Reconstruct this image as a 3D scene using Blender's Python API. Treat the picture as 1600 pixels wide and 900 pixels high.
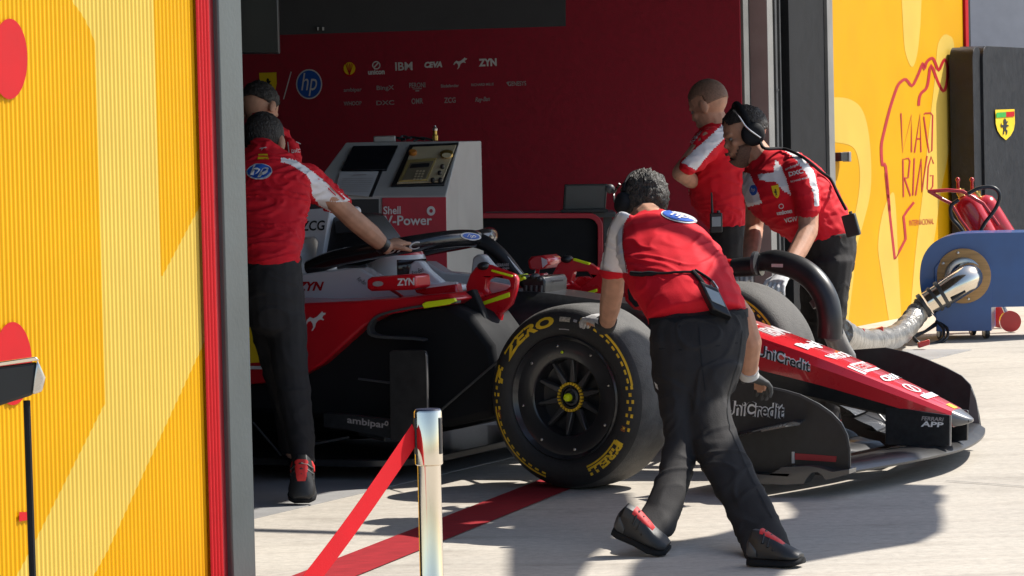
import bpy, bmesh, math, random
from mathutils import Vector, Matrix, noise
from mathutils.bvhtree import BVHTree
from mathutils.geometry import tessellate_polygon
V = Vector
R = math.radians
random.seed(5)
for o in list(bpy.data.objects): bpy.data.objects.remove(o)
SC = bpy.context.scene
COL = SC.collection

# ------------------------------------------------------------------ camera
FOC = 5400.0            # focal length in pixels of a 1600 px wide picture (long phone lens)
CAMH = 1.40
YH = 206.0              # eye level in that picture
ROLL = R(1.3)
PITCH = math.atan((450 - YH) / FOC)
CAM = V((0, 0, CAMH))
FWD = V((0, math.cos(PITCH), -math.sin(PITCH)))
UP = V((0, math.sin(PITCH), math.cos(PITCH)))
RT = V((1, 0, 0))
IX = RT * math.cos(ROLL) - UP * math.sin(ROLL)
IY = RT * math.sin(ROLL) + UP * math.cos(ROLL)
cd = bpy.data.cameras.new('camera'); cam = bpy.data.objects.new('camera', cd); COL.objects.link(cam)
m3 = Matrix((IX, IY, -FWD)).transposed()
cam.matrix_world = Matrix.Translation(CAM) @ m3.to_4x4()
cd.sensor_width = 36; cd.lens = 36 * FOC / 1600
cd.clip_start = 0.1; cd.clip_end = 3000
SC.camera = cam

# ------------------------------------------------------------------ light
SUN_AZ = R(28)          # 0 = from the right, 90 = from behind the scene
SUN_EL = R(47)
SDIR = V((math.cos(SUN_EL) * math.cos(SUN_AZ), math.cos(SUN_EL) * math.sin(SUN_AZ), math.sin(SUN_EL)))
w = bpy.data.worlds.new('World'); SC.world = w; w.use_nodes = True
nt = w.node_tree; bg = nt.nodes['Background']
sk = nt.nodes.new('ShaderNodeTexSky'); sk.sky_type = 'NISHITA'; sk.sun_disc = False
sk.sun_elevation = SUN_EL; sk.sun_rotation = math.pi / 2 - SUN_AZ
nt.links.new(sk.outputs[0], bg.inputs[0]); bg.inputs[1].default_value = 0.115
sd = bpy.data.lights.new('sun', 'SUN'); so = bpy.data.objects.new('sun', sd); COL.objects.link(so)
sd.energy = 4.6; sd.angle = R(0.5); sd.color = (1, 0.95, 0.87)
so.rotation_euler = SDIR.to_track_quat('Z', 'Y').to_euler(); so.location = (6, 10, 20)
SC.view_settings.view_transform = 'Standard'; SC.view_settings.look = 'None'
SC.view_settings.exposure = 0.70; SC.view_settings.gamma = 1

# ------------------------------------------------------------------ picture rays and the car's own axes
def ray(px, py):
    a = (px - 800) / FOC; b = -(py - 450) / FOC
    return FWD + IX * a + IY * b
def P(px, py, Y):
    d = ray(px, py); return CAM + d * (Y / d.y)
def G(px, py, z=0.0):
    d = ray(px, py); return CAM + d * ((z - CAMH) / d.z)
def on_plane(px, py, p0, n):
    d = ray(px, py); return CAM + d * ((p0 - CAM).dot(n) / d.dot(n))
def proj(p):
    q = p - CAM; k = q.dot(FWD)
    return 800 + FOC * q.dot(IX) / k, 450 - FOC * q.dot(IY) / k
TH = R(24)
F = V((math.cos(TH), -math.sin(TH), 0))     # the car's nose direction = out of the garage
L = V((math.sin(TH), math.cos(TH), 0))      # across the car, away from the viewer
Z = V((0, 0, 1))
O = P(880, 622, 13.45) + L * 0.945; O.z = 0
def C(x, y, z): return O + F * x + L * y + Z * z
def cp(px, py, yc): return on_plane(px, py, O + L * yc, L)
def car(p): q = p - O; return V((q.dot(F), q.dot(L), q.z))

# ------------------------------------------------------------------ materials
def mk(name, col, rough=0.5, metal=0.0, coat=0.0, var=0.12, scale=9.0, bump=0.0, bscale=60.0, stretch=(1, 1, 1), spec=0.5):
    m = bpy.data.materials.new(name); m.use_nodes = True
    t = m.node_tree; b = t.nodes['Principled BSDF']
    b.inputs['Roughness'].default_value = rough; b.inputs['Metallic'].default_value = metal
    b.inputs['Coat Weight'].default_value = coat; b.inputs['Coat Roughness'].default_value = 0.06
    b.inputs['Specular IOR Level'].default_value = spec
    tc = t.nodes.new('ShaderNodeTexCoord'); mp = t.nodes.new('ShaderNodeMapping'); mp.inputs['Scale'].default_value = stretch
    t.links.new(tc.outputs['Object'], mp.inputs[0])
    n = t.nodes.new('ShaderNodeTexNoise'); n.inputs['Scale'].default_value = scale; n.inputs['Detail'].default_value = 6
    t.links.new(mp.outputs[0], n.inputs['Vector'])
    r = t.nodes.new('ShaderNodeValToRGB')
    a = [max(0, c * (1 - var)) for c in col]; c2 = [min(1, c * (1 + var)) for c in col]
    r.color_ramp.elements[0].position = 0.3; r.color_ramp.elements[1].position = 0.7
    r.color_ramp.elements[0].color = (*a, 1); r.color_ramp.elements[1].color = (*c2, 1)
    t.links.new(n.outputs['Fac'], r.inputs[0]); t.links.new(r.outputs[0], b.inputs['Base Color'])
    if rough > 0.08:
        mr = t.nodes.new('ShaderNodeMapRange'); mr.inputs[3].default_value = rough * 0.8; mr.inputs[4].default_value = min(1, rough * 1.2)
        t.links.new(n.outputs['Fac'], mr.inputs[0]); t.links.new(mr.outputs[0], b.inputs['Roughness'])
    if bump:
        n2 = t.nodes.new('ShaderNodeTexNoise'); n2.inputs['Scale'].default_value = bscale; n2.inputs['Detail'].default_value = 4
        t.links.new(mp.outputs[0], n2.inputs['Vector'])
        bp = t.nodes.new('ShaderNodeBump'); bp.inputs['Strength'].default_value = bump; bp.inputs['Distance'].default_value = 0.02
        t.links.new(n2.outputs['Fac'], bp.inputs['Height']); t.links.new(bp.outputs[0], b.inputs['Normal'])
    return m
AMBER = mk('amber vinyl', (0.64, 0.315, 0.0008), 0.5, var=0.05, scale=3, spec=0.15)
PALE = mk('pale yellow vinyl', (0.62, 0.42, 0.075), 0.5, var=0.05, scale=3, spec=0.15)
REDV = mk('red vinyl', (0.45, 0.010, 0.014), 0.5, var=0.06, spec=0.15)
DREDV = mk('dark red vinyl', (0.22, 0.009, 0.015), 0.4, var=0.1)
LINER = mk('crimson line vinyl', (0.42, 0.014, 0.022), 0.4, var=0.06)
POSTG = mk('grey painted steel', (0.058, 0.070, 0.073), 0.42, var=0.12, scale=5, bump=0.05)
BLACK = mk('black paint', (0.012, 0.013, 0.015), 0.4, var=0.2)
MATTB = mk('matt black', (0.011, 0.012, 0.014), 0.75, var=0.25, spec=0.2)
DGREY = mk('dark grey', (0.05, 0.052, 0.055), 0.5, var=0.2)
MGREY = mk('mid grey metal', (0.30, 0.29, 0.28), 0.4, metal=0.4, var=0.15)
LGREY = mk('light grey paint', (0.50, 0.50, 0.49), 0.45, var=0.06)
PANELG = mk('pale console paint', (0.40, 0.39, 0.37), 0.4, var=0.05)
CHROME = mk('polished steel', (0.78, 0.70, 0.58), 0.14, metal=1, var=0.02)
ALU = mk('brushed aluminium', (0.62, 0.60, 0.56), 0.28, metal=1, var=0.1)
WALLR = mk('crimson wall cloth', (0.30, 0.010, 0.028), 0.8, var=0.12, scale=30, bump=0.1, bscale=200)
CEIL = mk('dark ceiling', (0.03, 0.03, 0.032), 0.8)
INNER = mk('dark inner wall', (0.06, 0.055, 0.055), 0.8)
LOGO = mk('white print', (0.62, 0.60, 0.60), 0.6, var=0.04)
LOGOD = mk('grey print', (0.35, 0.32, 0.32), 0.6, var=0.04)
WHITE = mk('white paint', (0.78, 0.78, 0.78), 0.3, var=0.03)
LBLUE = mk('blue print', (0.015, 0.09, 0.42), 0.5, var=0.05)
LYEL = mk('yellow print', (0.80, 0.55, 0.01), 0.5, var=0.05)
TYREY = mk('tyre yellow print', (0.78, 0.48, 0.02), 0.6, var=0.12, scale=40)
FLUO = mk('fluorescent yellow', (0.72, 0.85, 0.01), 0.4, var=0.05)
CARRED = mk('race red paint', (0.60, 0.007, 0.016), 0.28, coat=0.8, var=0.05)
CARWHT = mk('race white paint', (0.74, 0.75, 0.78), 0.25, coat=0.6, var=0.03)
CARBON = mk('bare carbon', (0.016, 0.017, 0.019), 0.36, var=0.3, scale=60, coat=0.2)
CARBG = mk('satin carbon', (0.019, 0.019, 0.020), 0.45, var=0.25, scale=30)
RUBBER = mk('tyre rubber', (0.022, 0.021, 0.021), 0.62, var=0.25, scale=30, bump=0.12, bscale=120)
TREAD = mk('scuffed tyre tread', (0.085, 0.081, 0.076), 0.8, var=0.3, scale=22, bump=0.25, bscale=150)
RIMM = mk('dark rim', (0.020, 0.020, 0.022), 0.3, var=0.2, coat=0.3)
SKIN = mk('skin', (0.46, 0.245, 0.16), 0.62, spec=0.35, var=0.16, scale=25, bump=0.08, bscale=140)
HAIR = mk('dark hair', (0.018, 0.013, 0.010), 0.55, var=0.5, scale=90, bump=0.8, bscale=160, stretch=(1, 1, 0.4))
HAIRG = mk('greying dark hair', (0.040, 0.034, 0.028), 0.55, var=0.8, scale=110, bump=0.9, bscale=150, stretch=(1, 1, 0.4))
CROP = mk('cropped hair', (0.19, 0.11, 0.075), 0.7, var=0.3, scale=120)
BEARD = mk('beard stubble', (0.13, 0.07, 0.048), 0.75, var=0.4, scale=150)
SHIRT = mk('red shirt cloth', (0.62, 0.008, 0.020), 0.75, var=0.07, scale=14, bump=0.10, bscale=300, spec=0.25)
SHIRTW = mk('white shirt cloth', (0.74, 0.72, 0.73), 0.8, var=0.04, bump=0.08, bscale=300, spec=0.25)
TROUS = mk('black trouser cloth', (0.024, 0.022, 0.022), 0.8, var=0.2, scale=16, bump=0.15, bscale=250, spec=0.25)
SHOEB = mk('black shoe', (0.015, 0.015, 0.016), 0.5, var=0.2)
SHOER = mk('red shoe mesh', (0.55, 0.02, 0.02), 0.6, var=0.15, scale=60)
GLOVE = mk('pale work glove', (0.42, 0.41, 0.40), 0.8, var=0.3, scale=35, bump=0.2)
GLOVEB = mk('dark glove palm', (0.03, 0.03, 0.03), 0.7)
FANBLUE = mk('blue enamel', (0.026, 0.095, 0.29), 0.38, coat=0.25, var=0.10, scale=6)
WOOD = mk('plywood', (0.42, 0.25, 0.10), 0.6, var=0.2, scale=8, stretch=(1, 1, 8))
EXTRED = mk('extinguisher red', (0.50, 0.008, 0.012), 0.25, coat=0.5, var=0.05)
BRASS = mk('brass', (0.55, 0.38, 0.10), 0.3, metal=0.9)
BEIGE = mk('beige control plate', (0.46, 0.38, 0.24), 0.45, var=0.06)
GOLD = mk('gold display frame', (0.50, 0.38, 0.14), 0.35, metal=0.5)
PAPER = mk('paper', (0.48, 0.48, 0.48), 0.8, var=0.06)
HOSE = mk('ribbed silver hose', (0.30, 0.29, 0.27), 0.3, metal=0.6, var=0.45, scale=18, bump=0.5, bscale=40)
PADV = mk('black padded vinyl', (0.014, 0.015, 0.018), 0.45, spec=0.35, var=0.2, scale=8, bump=0.6, bscale=9)
BELT = mk('red belt webbing', (0.50, 0.007, 0.013), 0.7, spec=0.15, var=0.06, bump=0.1, bscale=300)
EYEW = mk('eye white', (0.22, 0.20, 0.19), 0.5)
RAILM = mk('dull rail metal', (0.15, 0.148, 0.14), 0.5, metal=0.2, var=0.2, scale=4)
RAILL = mk('pale rail metal', (0.24, 0.235, 0.225), 0.45, metal=0.2, var=0.15, scale=4)
GREENV = mk('green print', (0.03, 0.35, 0.05), 0.5)
DECALK = mk('black print', (0.015, 0.015, 0.017), 0.5)
FLOORR = mk('worn red floor paint', (0.30, 0.016, 0.022), 0.8, spec=0.2, var=0.3, scale=12, stretch=(1, 5, 1), bump=0.1)

def concrete():
    m = bpy.data.materials.new('brushed concrete'); m.use_nodes = True
    t = m.node_tree; b = t.nodes['Principled BSDF']; b.inputs['Roughness'].default_value = 0.85
    tc = t.nodes.new('ShaderNodeTexCoord')
    def noi(scale, st, det=6, rot=0):
        mp = t.nodes.new('ShaderNodeMapping'); mp.inputs['Scale'].default_value = st; mp.inputs['Rotation'].default_value = (0, 0, rot)
        t.links.new(tc.outputs['Object'], mp.inputs[0])
        n = t.nodes.new('ShaderNodeTexNoise'); n.inputs['Scale'].default_value = scale; n.inputs['Detail'].default_value = det
        t.links.new(mp.outputs[0], n.inputs['Vector']); return n
    big = noi(0.8, (1, 1, 1)); streak = noi(3.0, (0.5, 5, 1), 8, R(3)); fine = noi(45, (0.6, 1, 1), 5)
    r = t.nodes.new('ShaderNodeValToRGB'); e = r.color_ramp.elements
    e[0].position = 0.30; e[0].color = (0.435, 0.39, 0.33, 1); e[1].position = 0.62; e[1].color = (0.475, 0.435, 0.372, 1)
    t.links.new(streak.outputs['Fac'], r.inputs[0])
    r2 = t.nodes.new('ShaderNodeValToRGB'); e = r2.color_ramp.elements
    e[0].position = 0.3; e[0].color = (0.84, 0.84, 0.85, 1); e[1].position = 0.7; e[1].color = (1.05, 1.05, 1.05, 1)
    t.links.new(big.outputs['Fac'], r2.inputs[0])
    mx = t.nodes.new('ShaderNodeMix'); mx.data_type = 'RGBA'; mx.blend_type = 'MULTIPLY'; mx.inputs[0].default_value = 1
    t.links.new(r.outputs[0], mx.inputs[6]); t.links.new(r2.outputs[0], mx.inputs[7])
    mx2 = t.nodes.new('ShaderNodeMix'); mx2.data_type = 'RGBA'; mx2.blend_type = 'OVERLAY'; mx2.inputs[0].default_value = 0.35
    t.links.new(mx.outputs[2], mx2.inputs[6]); t.links.new(fine.outputs['Fac'], mx2.inputs[7])
    t.links.new(mx2.outputs[2], b.inputs['Base Color'])
    spot = noi(2.6, (0.7, 1.6, 1), 9); rs = t.nodes.new('ShaderNodeValToRGB'); e = rs.color_ramp.elements
    e[0].position = 0.56; e[0].color = (1, 1, 1, 1); e[1].position = 0.72; e[1].color = (0.78, 0.77, 0.76, 1)
    t.links.new(spot.outputs['Fac'], rs.inputs[0])
    grit = noi(160, (0.6, 1, 1), 3); rg = t.nodes.new('ShaderNodeValToRGB'); e = rg.color_ramp.elements
    e[0].position = 0.30; e[0].color = (0.72, 0.71, 0.70, 1); e[1].position = 0.42; e[1].color = (1, 1, 1, 1)
    t.links.new(grit.outputs['Fac'], rg.inputs[0])
    cur = mx2.outputs[2]
    for rr_ in (rs, rg):
        mm = t.nodes.new('ShaderNodeMix'); mm.data_type = 'RGBA'; mm.blend_type = 'MULTIPLY'; mm.inputs[0].default_value = 1
        t.links.new(cur, mm.inputs[6]); t.links.new(rr_.outputs[0], mm.inputs[7]); cur = mm.outputs[2]
    t.links.new(cur, b.inputs['Base Color'])
    bp = t.nodes.new('ShaderNodeBump'); bp.inputs['Strength'].default_value = 0.2; bp.inputs['Distance'].default_value = 0.004
    t.links.new(streak.outputs['Fac'], bp.inputs['Height']); t.links.new(bp.outputs[0], b.inputs['Normal'])
    return m
CONC = concrete()

# ------------------------------------------------------------------ mesh tools (all in world coordinates)
class MB:
    def __init__(s): s.v = []; s.f = []; s.m = []
    def add(s, vs, fs, mi=0):
        k = len(s.v); s.v += [V(p) for p in vs]; s.f += [tuple(i + k for i in f) for f in fs]; s.m += [mi] * len(fs); return s
    def hexa(s, b, t, mi=0):      # four bottom, four top corners
        return s.add(list(b) + list(t), [(3, 2, 1, 0), (4, 5, 6, 7), (0, 1, 5, 4), (1, 2, 6, 5), (2, 3, 7, 6), (3, 0, 4, 7)], mi)
    def box(s, c, ax, ay, az, mi=0):   # centre and three half-axis vectors
        c = V(c); q = [(-1, -1), (1, -1), (1, 1), (-1, 1)]
        return s.hexa([c + ax * i + ay * j - az for i, j in q], [c + ax * i + ay * j + az for i, j in q], mi)
    def cbox(s, x0, x1, y0, y1, z0, z1, mi=0):   # box in car axes
        q = [(x0, y0), (x1, y0), (x1, y1), (x0, y1)]
        return s.hexa([C(x, y, z0) for x, y in q], [C(x, y, z1) for x, y in q], mi)
    def prism(s, pts, ext, holes=(), mi=0):
        loops = [list(pts)] + [list(h) for h in holes]
        flat = [V(p) for l in loops for p in l]; n = len(flat)
        tris = tessellate_polygon([[V(p) for p in l] for l in loops])
        fs = [tuple(t) for t in tris] + [tuple(i + n for i in reversed(t)) for t in tris]
        k = 0
        for l in loops:
            c = len(l)
            for i in range(c): fs.append((k + i, k + (i + 1) % c, n + k + (i + 1) % c, n + k + i))
            k += c
        e = V(ext)
        return s.add(flat + [p + e for p in flat], fs, mi)
    def tube(s, pts, r, n=10, cap=True, mi=0, flat=1.0):
        pts = [V(p) for p in pts]; N = len(pts)
        rr = r if isinstance(r, (list, tuple)) else [r] * N
        vs = []; prev = None
        for i, p in enumerate(pts):
            d = (pts[min(i + 1, N - 1)] - pts[max(i - 1, 0)]).normalized()
            if prev is None:
                a = d.cross(Z) if abs(d.z) < 0.95 else d.cross(V((1, 0, 0)))
            else: a = prev - d * prev.dot(d)
            a.normalize(); prev = a; b = d.cross(a)
            for k in range(n):
                t = 2 * math.pi * k / n
                vs.append(p + a * math.cos(t) * rr[i] + b * math.sin(t) * rr[i] * flat)
        fs = [(i * n + k, i * n + (k + 1) % n, (i + 1) * n + (k + 1) % n, (i + 1) * n + k) for i in range(N - 1) for k in range(n)]
        if cap: fs += [tuple(range(n - 1, -1, -1)), tuple(range((N - 1) * n, N * n))]
        return s.add(vs, fs, mi)
    def loft(s, rings, cap=True, mi=0):
        n = len(rings[0]); vs = [p for r in rings for p in r]; N = len(rings)
        fs = [(i * n + k, i * n + (k + 1) % n, (i + 1) * n + (k + 1) % n, (i + 1) * n + k) for i in range(N - 1) for k in range(n)]
        if cap: fs += [tuple(range(n - 1, -1, -1)), tuple(range((N - 1) * n, N * n))]
        return s.add(vs, fs, mi)
    def ell(s, c, ax, ay, az, nu=20, nv=12, mi=0):
        c = V(c); vs = [c + az]; fs = []
        for j in range(1, nv):
            t = math.pi * j / nv
            for i in range(nu):
                u = 2 * math.pi * i / nu
                vs.append(c + ax * math.cos(u) * math.sin(t) + ay * math.sin(u) * math.sin(t) + az * math.cos(t))
        vs.append(c - az); e = len(vs) - 1
        for i in range(nu):
            fs.append((0, 1 + i, 1 + (i + 1) % nu)); b = 1 + (nv - 2) * nu; fs.append((e, b + (i + 1) % nu, b + i))
            for j in range(nv - 2):
                k = 1 + j * nu; fs.append((k + i, k + nu + i, k + nu + (i + 1) % nu, k + (i + 1) % nu))
        return s.add(vs, fs, mi)
    def lathe(s, c, ax, prof, n=48, mi=0, closed=False, cap=True):    # prof: (along axis, radius)
        ax = V(ax).normalized(); a = ax.cross(Z) if abs(ax.z) < 0.9 else ax.cross(V((1, 0, 0))); a.normalize(); b = ax.cross(a)
        vs = []
        for h, r in prof:
            for k in range(n):
                t = 2 * math.pi * k / n; vs.append(V(c) + ax * h + (a * math.cos(t) + b * math.sin(t)) * r)
        N = len(prof); rng = range(N) if closed else range(N - 1)
        fs = [(i * n + k, i * n + (k + 1) % n, ((i + 1) % N) * n + (k + 1) % n, ((i + 1) % N) * n + k) for i in rng for k in range(n)]
        if not closed and cap:
            if prof[0][1] > 1e-5: fs.append(tuple(range(n - 1, -1, -1)))
            if prof[-1][1] > 1e-5: fs.append(tuple(range((N - 1) * n, N * n)))
        return s.add(vs, fs, mi)
    def pl(s, rings, n=16, mi=0, ends=True, dv=(0, 1, 0)):   # body section: picture points of both outlines, distance, thickness along the view
        out = []
        for (xl, yl, xr, yr, Y, t) in rings:
            a = P(xl, yl, Y); b = P(xr, yr, Y); c = (a + b) / 2; h = (b - a) / 2; d = V(dv).normalized() * t / 2
            out.append((c, h, d))
        rs = []
        def ring(c, h, d, k): return [c + h * math.cos(2 * math.pi * i / n) * k + d * math.sin(2 * math.pi * i / n) * k for i in range(n)]
        if ends:
            c, h, d = out[0]; q = (c - out[1][0]).normalized() * min(h.length, 0.04)
            rs += [ring(c + q, h, d, 0.35), ring(c + q * 0.7, h, d, 0.75)]
        rs += [ring(c, h, d, 1) for c, h, d in out]
        if ends:
            c, h, d = out[-1]; q = (c - out[-2][0]).normalized() * min(h.length, 0.04)
            rs += [ring(c + q * 0.7, h, d, 0.75), ring(c + q, h, d, 0.35)]
        return s.loft(rs, True, mi)
    def cap(s, pts, rad):   # rounded limb through world points
        pts = [V(p) for p in pts]
        out = []; rr = []
        d0 = (pts[0] - pts[1]).normalized(); d1 = (pts[-1] - pts[-2]).normalized()
        out += [pts[0] + d0 * rad[0] * 0.95, pts[0] + d0 * rad[0] * 0.7]; rr += [rad[0] * 0.3, rad[0] * 0.72]
        out += pts; rr += list(rad)
        out += [pts[-1] + d1 * rad[-1] * 0.7, pts[-1] + d1 * rad[-1] * 0.95]; rr += [rad[-1] * 0.72, rad[-1] * 0.3]
        return s.tube(out, rr, 10)

ROOTLOC = {}
BVH = {}
def empty(name, loc):
    o = bpy.data.objects.new(name, None); COL.objects.link(o); o.location = V(loc); o.empty_display_size = 0.2
    ROOTLOC[o.name] = V(loc); return o
def tag(o, label=None, cat=None, group=None, kind=None):
    if label: o['label'] = label
    if cat: o['category'] = cat
    if group: o['group'] = group
    if kind: o['kind'] = kind
    return o
def thing(name, label, cat, loc, group=None): return tag(empty(name, loc), label, cat, group)
def part(name, mb, mats, parent=None, smooth=35, bevel=0.0, base=None, label=None, bseg=2):
    if not isinstance(mats, (list, tuple)): mats = [mats]
    if parent is not None: loc = ROOTLOC[parent.name]
    else:
        loc = V(base) if base is not None else V((sum(p.x for p in mb.v) / len(mb.v), sum(p.y for p in mb.v) / len(mb.v), min(p.z for p in mb.v)))
    me = bpy.data.meshes.new(name)
    me.from_pydata([p - loc for p in mb.v], [], mb.f)
    for m in mats: me.materials.append(m)
    me.polygons.foreach_set('material_index', mb.m)
    bm = bmesh.new(); bm.from_mesh(me)
    bmesh.ops.recalc_face_normals(bm, faces=bm.faces); bm.to_mesh(me); bm.free()
    if smooth is not None:
        me.polygons.foreach_set('use_smooth', [True] * len(me.polygons))
        me.set_sharp_from_angle(angle=R(smooth))
    o = bpy.data.objects.new(name, me); COL.objects.link(o)
    if parent is not None: o.parent = parent
    else: o.location = loc
    ROOTLOC[o.name] = loc
    if bevel:
        md = o.modifiers.new('edge', 'BEVEL'); md.width = bevel; md.segments = bseg; md.limit_method = 'ANGLE'; md.angle_limit = R(38)
        md.harden_normals = False
    if label: o['label'] = label
    o_b[o.name] = mb
    return o
o_b = {}
def bvh(*objs):
    k = tuple(o.name for o in objs)
    if k not in BVH:
        vs = []; fs = []
        for o in objs:
            mb = o_b[o.name]; n = len(vs); vs += mb.v; fs += [tuple(i + n for i in f) for f in mb.f]
        BVH[k] = BVHTree.FromPolygons(vs, fs)
    return BVH[k]

# ---- lettering
_tc = {}
def glyphs(txt, bold=0.0, shear=0.0, space=1.0):
    k = (txt, bold, shear, space)
    if k in _tc: return _tc[k]
    cu = bpy.data.curves.new('t', 'FONT'); cu.body = txt; cu.size = 1; cu.offset = bold; cu.resolution_u = 3; cu.shear = shear
    cu.space_character = space; cu.fill_mode = 'FRONT'
    ob = bpy.data.objects.new('t', cu); me = ob.to_mesh()
    vs = [(v.co.x, v.co.y) for v in me.vertices]; fs = [tuple(p.vertices) for p in me.polygons]
    ob.to_mesh_clear(); bpy.data.objects.remove(ob); bpy.data.curves.remove(cu)
    x0 = min(v[0] for v in vs); x1 = max(v[0] for v in vs); y0 = min(v[1] for v in vs); y1 = max(v[1] for v in vs)
    r = ([((x - x0) / (x1 - x0), (y - y0) / (y1 - y0)) for x, y in vs], fs, (x1 - x0) / (y1 - y0))
    _tc[k] = r; return r
def quadmap(bl, br, tl, tr):      # picture quad
    def f(u, v):
        x = (bl[0] * (1 - u) + br[0] * u) * (1 - v) + (tl[0] * (1 - u) + tr[0] * u) * v
        y = (bl[1] * (1 - u) + br[1] * u) * (1 - v) + (tl[1] * (1 - u) + tr[1] * u) * v
        return x, y
    return f
def rectmap(cx, cy, wd, ht, ang=0.0):
    a = R(ang); ux, uy = math.cos(a), -math.sin(a)
    def f(u, v):
        p = (u - 0.5) * wd; q = (v - 0.5) * ht
        return cx + ux * p + uy * q, cy + uy * p - ux * q
    return f
def hitter(objs, off=0.004):
    t = bvh(*objs); last = [None]
    def h(px, py):
        d = ray(px, py).normalized(); p, n, i, ds = t.ray_cast(CAM, d)
        if p is None:
            if last[0] is None: return None
            return CAM + d * last[0]
        if n.dot(d) > 0: n = -n
        last[0] = (p - CAM).length
        return p + n * off
    return h
def planer(p0, n, off=0.004):
    return lambda px, py: on_plane(px, py, p0 + n * off, n)
def shapes(name, polys, h, mat, parent, sub=0):    # polys: list of (verts2d, faces) in picture coordinates, laid on a surface
    mb = MB()
    for vs, fs in polys:
        q = [h(x, y) for x, y in vs]
        g = next((p for p in q if p is not None), None)
        if g is None: continue
        mb.add([p if p is not None else g for p in q], fs)
    if not mb.v: return None
    return part(name, mb, mat, parent, smooth=None)
def word(name, txt, mp, h, mat, parent, bold=0.02, shear=0.0, space=1.0):
    vs, fs, a = glyphs(txt, bold, shear, space)
    return shapes(name, [([mp(u, v) for u, v in vs], fs)], h, mat, parent)
def disc2(cx, cy, rx, ry, ang=0, n=28, rings=3, r0=0.0):
    a = R(ang); vs = []; fs = []
    ks = [r0 + (1 - r0) * i / rings for i in range(rings + 1)]
    for k in ks:
        for i in range(n):
            t = 2 * math.pi * i / n; x = rx * k * math.cos(t); y = ry * k * math.sin(t)
            vs.append((cx + x * math.cos(a) + y * math.sin(a), cy - x * math.sin(a) + y * math.cos(a)))
    for j in range(rings):
        for i in range(n): fs.append((j * n + i, j * n + (i + 1) % n, (j + 1) * n + (i + 1) % n, (j + 1) * n + i))
    return vs, fs
def poly2(pts):
    t = tessellate_polygon([[V((x, y, 0)) for x, y in pts]]); return list(pts), [tuple(k) for k in t]
def line2(pts, wd, closed=False):
    vs = []; fs = []; n = len(pts)
    for i, (x, y) in enumerate(pts):
        a = pts[(i - 1) % n] if closed or i else pts[i]; b = pts[(i + 1) % n] if closed or i < n - 1 else pts[i]
        dx, dy = b[0] - a[0], b[1] - a[1]; l = math.hypot(dx, dy) or 1
        vs += [(x - dy / l * wd / 2, y + dx / l * wd / 2), (x + dy / l * wd / 2, y - dx / l * wd / 2)]
    m = n if closed else n - 1
    for i in range(m):
        j = (i + 1) % n; fs.append((2 * i, 2 * i + 1, 2 * j + 1, 2 * j))
    return vs, fs
PUMA = [(0.02, 0.42), (0.10, 0.62), (0.24, 0.74), (0.40, 0.66), (0.58, 0.74), (0.76, 0.92), (0.84, 1.0), (0.88, 0.92), (1.0, 0.90), (0.98, 0.82), (0.88, 0.78), (0.82, 0.66), (0.90, 0.56), (0.86, 0.52), (0.74, 0.58), (0.62, 0.54), (0.50, 0.40), (0.46, 0.22), (0.34, 0.04), (0.28, 0.0), (0.28, 0.06), (0.36, 0.20), (0.34, 0.40), (0.26, 0.54), (0.14, 0.50), (0.06, 0.36)]
HORSE = [(0.42, 1.0), (0.55, 0.98), (0.62, 0.88), (0.58, 0.80), (0.68, 0.84), (0.80, 0.78), (0.70, 0.74), (0.62, 0.62), (0.80, 0.60), (0.86, 0.50), (0.74, 0.52), (0.60, 0.46), (0.58, 0.34), (0.70, 0.26), (0.66, 0.10), (0.58, 0.0), (0.54, 0.06), (0.58, 0.18), (0.46, 0.28), (0.36, 0.20), (0.36, 0.06), (0.26, 0.02), (0.28, 0.20), (0.34, 0.36), (0.30, 0.48), (0.14, 0.46), (0.06, 0.60), (0.12, 0.78), (0.16, 0.62), (0.30, 0.60), (0.40, 0.70), (0.34, 0.84)]
SHIELD = [(0, 1), (1, 1), (1, 0.55), (0.92, 0.32), (0.75, 0.14), (0.5, 0), (0.25, 0.14), (0.08, 0.32), (0, 0.55)]
def mapped(pts, mp): return [mp(u, v) for u, v in pts]
def remesh(mb, vox=0.007, it=6, wr=0.0, fr=(9, 9, 22), seed=0.0, keep=False):
    me = bpy.data.meshes.new('tmp'); me.from_pydata(mb.v, [], mb.f)
    bm = bmesh.new(); bm.from_mesh(me); bmesh.ops.recalc_face_normals(bm, faces=bm.faces); bm.to_mesh(me); bm.free()
    o = bpy.data.objects.new('tmp', me); COL.objects.link(o)
    r = o.modifiers.new('r', 'REMESH'); r.mode = 'VOXEL'; r.voxel_size = vox; r.adaptivity = 0
    s = o.modifiers.new('s', 'SMOOTH'); s.factor = 0.5; s.iterations = it
    dg = bpy.context.evaluated_depsgraph_get(); e = o.evaluated_get(dg); m2 = bpy.data.meshes.new_from_object(e)
    out = MB()
    vs = [v.co.copy() for v in m2.vertices]
    if wr:
        ns = [v.normal.copy() for v in m2.vertices]
        for i, p in enumerate(vs):
            q = V((p.x * fr[0] + seed, p.y * fr[1], p.z * fr[2]))
            wv = noise.noise(q * 0.5) * 1.2
            k = max(0.0, 1 - abs(noise.noise(q + V((wv * 3, 0, wv * 2)))) * 3.2) ** 1.4 * 1.5 - .5
            k2 = noise.noise(q * 2.3)
            vs[i] = p + ns[i] * wr * (k * 0.8 + k2 * 0.35)
    out.add(vs, [tuple(p.vertices) for p in m2.polygons])
    bpy.data.objects.remove(o); bpy.data.meshes.remove(me); bpy.data.meshes.remove(m2)
    return out
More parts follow.
